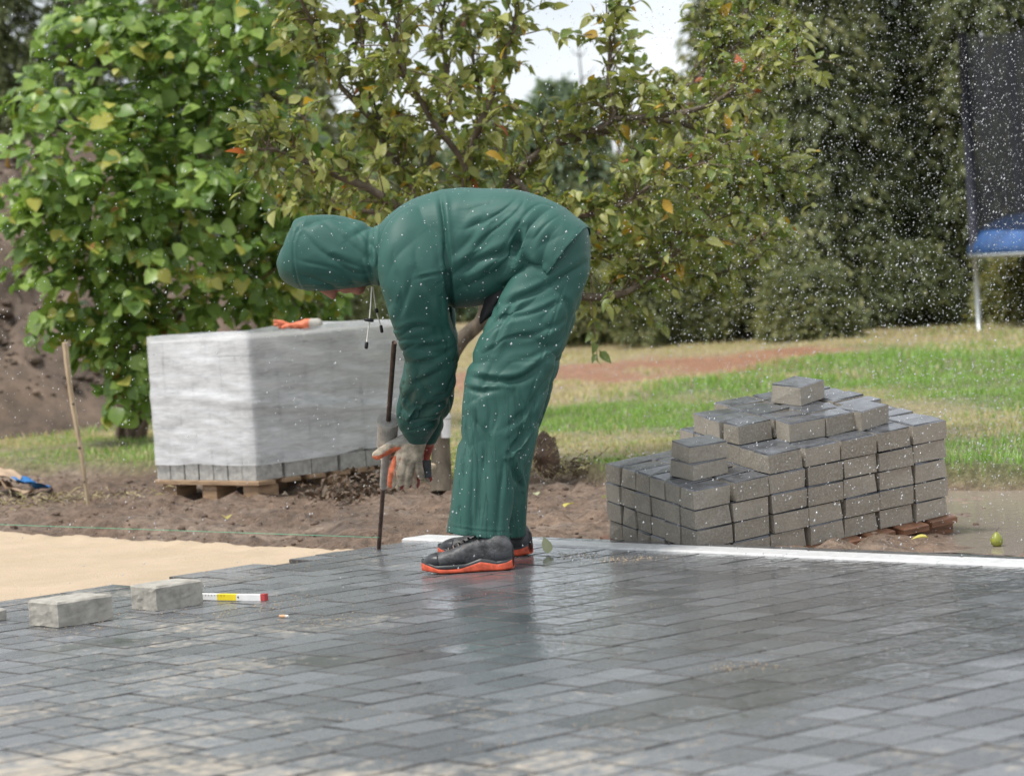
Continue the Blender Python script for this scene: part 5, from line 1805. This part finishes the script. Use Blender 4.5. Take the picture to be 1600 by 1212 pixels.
# hood cords with toggles
def cord(pts, r, name='drawstring'):
    v, f = tube(catmull(pts, 12), r, 6); return obj(name, v, f, M['cord'], person, smooth=True)
c1 = cord([P(581, 448, .10), P(578, 492, .09), P(573, 536, .09)], 0.0026)
c2 = cord([P(583, 448, .20), P(588, 486, .20), P(596, 512, .20)], 0.0022)
def bead(a, b, r, par, nm):
    a, b = np.array(a), np.array(b)
    v, f = tube([a, a + (b - a) * 0.12, a + (b - a) * 0.88, b], [r * 0.6, r, r, r * 0.6], 10); obj(nm, v, f, M['black'], par, smooth=True)
bead(P(569, 499, .088), P(584, 501, .088), 0.0058, c1, 'toggle')
bead(P(573, 534, .09), P(572, 545, .09), 0.0060, c1, 'cord_end')
bead(P(587, 482, .195), P(589, 489, .195), 0.0065, c2, 'toggle')
bead(P(595, 508, .2), P(597, 520, .2), 0.0055, c2, 'cord_end')
# dark shirt tail hanging out below the jacket
v, f = loft([(800, 440, -.02, 16, 26), (780, 462, -.03, 16, 24), (764, 484, -.03, 11, 18), (754, 500, -.03, 5, 10), (750, 507, -.03, 2, 4)], 24, 24)
V, F = remesh([(v, f)], 0.004, 2)
V = folds(V, F, [], 0.004, (22, 22, 14), 9)
obj('shirt_tail', V, F, M['dark'], person, smooth=True)

# --- gloves
def glove_mesh(fn, pts, h=0.0034, it=1):
    pts = np.array(pts)
    V, F = nets(fn, pts.min(0) - 0.035, pts.max(0) + 0.035, h)
    return laplace(V, F, it, 0.4), F
GS = (Y0 + 0.3) / FPX
def hand(dy0, dx=0.0, dyp=0.0):
    Q = lambda a, b, d=0.0: P(a + dx, b + dyp, dy0 + d)
    fingers = {'thumb': ([(632, 688, -.004), (612, 697, .0), (589, 711, .004)], (10.5, 9.3, 7.6)),
               'index': ([(625, 712, -.006), (615, 735, .0), (612, 755, .022)], (9.0, 8.3, 7.2)),
               'middle': ([(634, 717, -.012), (627, 739, -.010), (626, 752, .018)], (8.6, 8.0, 7.2)),
               'ring': ([(643, 719, -.012), (638, 741, -.010), (637, 753, .018)], (8.2, 7.6, 6.8)),
               'little': ([(652, 716, -.006), (654, 732, -.006), (658, 743, .014)], (7.4, 6.9, 6.2))}
    pts = [Q(652, 668, -.02), Q(620, 690), Q(660, 715)] + [Q(*q) for k in fingers.values() for q in k[0]]
    def fn(Pt):
        d = sd_cap(Pt, Q(650, 690), Q(634, 711, -.004), 15 * GS, 12.5 * GS)
        d = smin(d, sd_cap(Pt, Q(652, 692), Q(648, 714, -.004), 13 * GS, 11 * GS), 0.01)
        d = smin(d, sd_cap(Pt, Q(653, 668, -.02), Q(649, 692), 17.5 * GS, 14 * GS), 0.008)
        fd = None
        for q, r in fingers.values():
            e = sd_cap(Pt, Q(*q[0]), Q(*q[1]), r[0] * GS, r[1] * GS)
            e = smin(e, sd_cap(Pt, Q(*q[1]), Q(*q[2]), r[1] * GS, r[2] * GS), 0.003)
            fd = e if fd is None else smin(fd, e, 0.0015)
        return smin(d, fd, 0.007)
    return fn, pts
fn, pts = hand(0.325)
V, F = glove_mesh(fn, pts, 0.0030)
V = folds(V, F, [], 0.0010, (38, 38, 38), 3)
x, y, w = proj(V[F].mean(1)); N = vnormals(V, F)[F].mean(1)
pal = ((x < 619) & (y > 712) & (N[:, 0] < 0.0)) | ((N[:, 2] < -0.25) & (x < 626) & (y > 698) & (y < 722)) | (N[:, 1] > 0.45) & (y > 698)
mi = np.where(y < 694, 2, np.where(pal, 1, 0))
obj('glove', V, F, [M['glove'], M['orange'], M['cuff']], person, midx=mi, smooth=True)['label'] = 'dirty cream work glove with orange palm'
fn, pts = hand(0.43, 12, 4)
V, F = glove_mesh(fn, pts, 0.0034)
x, y, w = proj(V[F].mean(1)); N = vnormals(V, F)[F].mean(1)
mi = np.where(y < 700, 1, np.where(N[:, 0] > 0.2, 1, 0))
obj('glove', V, F, [M['glove'], M['redlatex']], person, midx=mi, smooth=True)['label'] = 'far glove, red and grey, half hidden behind the near hand'

# --- shoes
def shoe(heel, toe, lab):
    heel, toe = np.array(heel), np.array(toe)
    ex = toe - heel; L = np.linalg.norm(ex); ex /= L; ey = np.array((-ex[1], ex[0], 0)); B = np.array((ex, ey, ez))
    S = [0, .03, .12, .26, .40, .52, .64, .76, .87, .95, 1.0]
    top = [.070, .098, .112, .114, .108, .092, .075, .066, .061, .052, .034]
    hw = [.016, .029, .035, .035, .037, .043, .049, .050, .044, .032, .012]
    ss = np.linspace(0, 1, 60)
    tp_, hw_ = np.interp(ss, S, top), np.interp(ss, S, hw)
    ker = np.array((1, 2, 3, 2, 1)) / 9
    tp_ = np.convolve(np.pad(tp_, 2, 'edge'), ker, 'valid'); hw_ = np.convolve(np.pad(hw_, 2, 'edge'), ker, 'valid')
    def sec(fb, ft, fw, n=24, a=0, b=60, ex_=2.6):
        V, F = [], []
        idx = range(a, b)
        for i in idx:
            zb, zt, w = fb(i), ft(i), fw(i)
            for k in range(n):
                th = 2 * math.pi * k / n
                c, s = math.cos(th), math.sin(th)
                rr = (abs(c) ** ex_ + abs(s) ** ex_) ** (-1 / ex_)
                V.append((ss[i] * L, w * c * rr, (zb + zt) / 2 + (zt - zb) / 2 * s * rr))
        m = len(list(idx))
        for i in range(m - 1):
            for k in range(n):
                F.append((i * n + k, (i + 1) * n + k, (i + 1) * n + (k + 1) % n, i * n + (k + 1) % n))
        F.append(tuple(range(n))); F.append(tuple(range((m - 1) * n, m * n))[::-1])
        return np.array(V), F
    lift = np.interp(ss, [0, .1, .75, 1], [.004, 0, 0, .010])
    v, f = sec(lambda i: 0.016, lambda i: tp_[i], lambda i: hw_[i])
    v = v + np.c_[np.zeros((len(v), 2)), 0.0022 * fbm(v * 55, 3, 4)]
    sh = obj('shoe', v @ B + heel, f, M['shoe'], person, smooth=True); sh['label'] = lab
    wave = np.interp(ss, [0, .06, .16, .27, .34, .44, .56, .70, .80, .90, 1.0], [.034, .026, .022, .030, .034, .024, .013, .012, .015, .028, .036])
    v, f = sec(lambda i: lift[i] + 0.001, lambda i: wave[i] + 0.004, lambda i: hw_[i] + 0.0045, ex_=5)
    obj('sole', v @ B + heel, f, M['sole'], sh, smooth=False)
    v, f = sec(lambda i: 0.010, lambda i: max(wave[i] + 0.012, 0.030), lambda i: hw_[i] + 0.003, ex_=4)
    obj('midsole', v @ B + heel, f, M['shoecap'], sh, smooth=True)
    v, f = sec(lambda i: 0.014, lambda i: min(tp_[i] + 0.002, .064), lambda i: hw_[i] + 0.002, a=47, b=60)
    obj('toe_cap', v @ B + heel, f, M['shoecap'], sh, smooth=True)
    v, f = sec(lambda i: 0.014, lambda i: 0.075, lambda i: hw_[i] + 0.002, a=0, b=12)
    obj('heel_counter', v @ B + heel, f, M['shoecap'], sh, smooth=True)
    for k in range(5):
        s_ = 0.46 + 0.055 * k; i = int(s_ * 59); w = hw_[i] * 0.62
        arc = [(s_ * L + 0.006 * math.cos(t * 2), w * t, tp_[i] + 0.003 - 0.018 * t * t) for t in np.linspace(-1, 1, 9)]
        v, f = tube(arc, 0.0026, 6); obj('lace', v @ B + heel, f, M['lace'], sh, smooth=True)
    arc = [(L * (0.52 + 0.05 * t), -(np.interp(0.52 + 0.05 * t, ss, hw_) + 0.0008), 0.045 + 0.035 * t) for t in np.linspace(-1, 1, 9)]
    v, f = tube(arc, 0.0022, 5); obj('stitching', v @ B + heel, f, M['lace_r'], sh)
    arc = [(L * t, -(np.interp(t, ss, hw_) + 0.0004), 0.066 + 0.02 * (0.42 - t)) for t in np.linspace(0.14, 0.42, 9)]
    v, f = tube(arc, 0.0018, 5); obj('stitching', v @ B + heel, f, M['lace_r'], sh)
shoe(gnd(803, 889), gnd(661, 896), 'near dark grey work shoe with orange sole')
shoe(gnd(830, 867), gnd(688, 871), 'far dark grey work shoe with orange sole, mostly behind the near one')

# --- small hammer in the far hand
hm = empty('hammer', P(667, 740, .37)); tag(hm, 'dark grey iron hammer held behind the near glove', 'hammer')
a, b = P(667, 719, .36), P(668, 746, .36)
bb = (b - a); hL = np.linalg.norm(bb); bz = bb / hL; bx = np.array((1, 0, 0)) - bz * bz[0]; bx /= np.linalg.norm(bx); by = np.cross(bz, bx)
v, f = box(0.027, 0.03, hL, 0.003); obj('head', v @ np.array((bx, by, bz)) + a, f, M['iron'], hm)
v, f = tube([P(668, 732, .37), P(672, 731, .46), P(676, 729, .60)], [0.010, 0.011, 0.013], 10); obj('handle', v, f, M['stake'], hm, smooth=True)

# --- spare glove lying on the wrapped pallet
sg = np.array(at(470, 508, 13.95)); sg[2] = O[2] + 0.037 + 8 * CH + 0.018
gx_ = np.array((0.93, -0.25, 0.0)); gx_ /= np.linalg.norm(gx_); gy_ = np.array((-gx_[1], gx_[0], 0)); Bq = np.array((gx_, gy_, ez))
fg = {'t': ([(-.01, -.04, .0), (-.04, -.062, .005), (-.065, -.066, .0)], .012), 'i': ([(-.04, -.03, .002), (-.08, -.034, .022), (-.115, -.036, .030)], .0105), 'm': ([(-.045, -.008, .002), (-.085, -.01, .018), (-.125, -.008, .012)], .011),
      'r': ([(-.045, .014, .002), (-.082, .016, .008), (-.115, .02, .0)], .0105), 'l': ([(-.035, .034, .0), (-.07, .04, .004), (-.092, .046, .0)], .0095)}
def sgf(Pt):
    q = Pt
    d = sd_ell(q, (0.0, 0.0, 0.004), (0.058, 0.045, 0.018))
    d = smin(d, sd_cap(q, (0.03, 0, .006), (0.085, 0, .008), 0.026, 0.024), 0.02)
    fd = None
    for pts_, r in fg.values():
        e = smin(sd_cap(q, pts_[0], pts_[1], r, r * .95), sd_cap(q, pts_[1], pts_[2], r * .95, r * .85), 0.004)
        fd = e if fd is None else smin(fd, e, 0.002)
    return smin(d, fd, 0.010)
V, F = nets(sgf, (-.15, -.09, -.05), (.13, .08, .06), 0.0045)
V = laplace(V, F, 1, .4)
V = V + 0.0018 * np.c_[vnoise(V * 40, 1), vnoise(V * 40, 2), vnoise(V * 40, 3)]
mi = np.where(V[F].mean(1)[:, 0] > 0.052, 1, 0)
tag(obj('work_glove', V @ Bq + sg, F, [M['orange'], M['cuff']], midx=mi, smooth=True), 'orange work glove with white cuff left on top of the wrapped pallet', 'glove')

# ================================================================== RAIN
tv = np.array([(1, 0, 0), (-1, 0, 0), (0, 1, 0), (0, -1, 0), (0, 0, 1.5), (0, 0, -1.25)], float)
tf = np.array([(0, 2, 4), (2, 1, 4), (1, 3, 4), (3, 0, 4), (2, 0, 5), (1, 2, 5), (3, 1, 5), (0, 3, 5)])
N = 190000
Y = rng.uniform(8.2, 13.0, N); X = rng.uniform(-2.4, 2.8, N); Z = rng.uniform(0.02, 2.3, N)
# a heavier veil of water comes down on the right, blown off the trees
veil = 1 / (1 + np.exp(-(X - 0.45) / 0.14)) * (0.55 + 0.45 * np.clip((X - 0.3) / 0.8, 0, 1))
keepm = (rng.random(N) < 0.10 + 0.62 * veil) & (np.abs(X) / Y < 0.19)
X, Y, Z = X[keepm], Y[keepm], Z[keepm]
sz = np.clip(rng.gamma(2.6, 0.00040, len(X)), 0.0004, 0.0034)
Rm = np.eye(3)[None] * sz[:, None, None]
Rm[:, 0, 2] = 0.25 * sz
V, F = scatter(tv, tf, Rm, np.c_[X, Y, Z])
print('drops', len(X))
tag(obj('rain', V, F, M['rain'], smooth=True), 'falling raindrops, thickest at the right', 'rain', kind='stuff')
# drops standing on the rainwear
bv_, bf_ = np.array([(1, 0, 0), (0.5, 0.87, 0), (-0.5, 0.87, 0), (-1, 0, 0), (-0.5, -0.87, 0), (0.5, -0.87, 0), (0, 0, 0.7)], float), np.array([(0, 1, 6), (1, 2, 6), (2, 3, 6), (3, 4, 6), (4, 5, 6), (5, 0, 6)])
for o_, n_ in ((jac, 420), (tro, 520), (hd_o, 70)):
    me = o_.data
    V = np.empty(len(me.vertices) * 3); me.vertices.foreach_get('co', V); V = V.reshape(-1, 3)
    Nn = np.empty(len(me.vertices) * 3); me.vertices.foreach_get('normal', Nn); Nn = Nn.reshape(-1, 3)
    k = rng.choice(len(V), n_ * 2, replace=False)
    d = np.cross(Nn[k], rng.normal(size=(len(k), 3)))
    sz = np.clip(rng.gamma(2.5, 0.00050, len(k)), 0.0006, 0.0028)
    Vd, Fd = scatter(bv_, bf_, basis(d, Nn[k]) * sz[:, None, None], V[k] + Nn[k] * 0.0003)
    q = obj('water_drops', Vd, Fd, M['rain'], o_, smooth=True); q['kind'] = 'stuff'
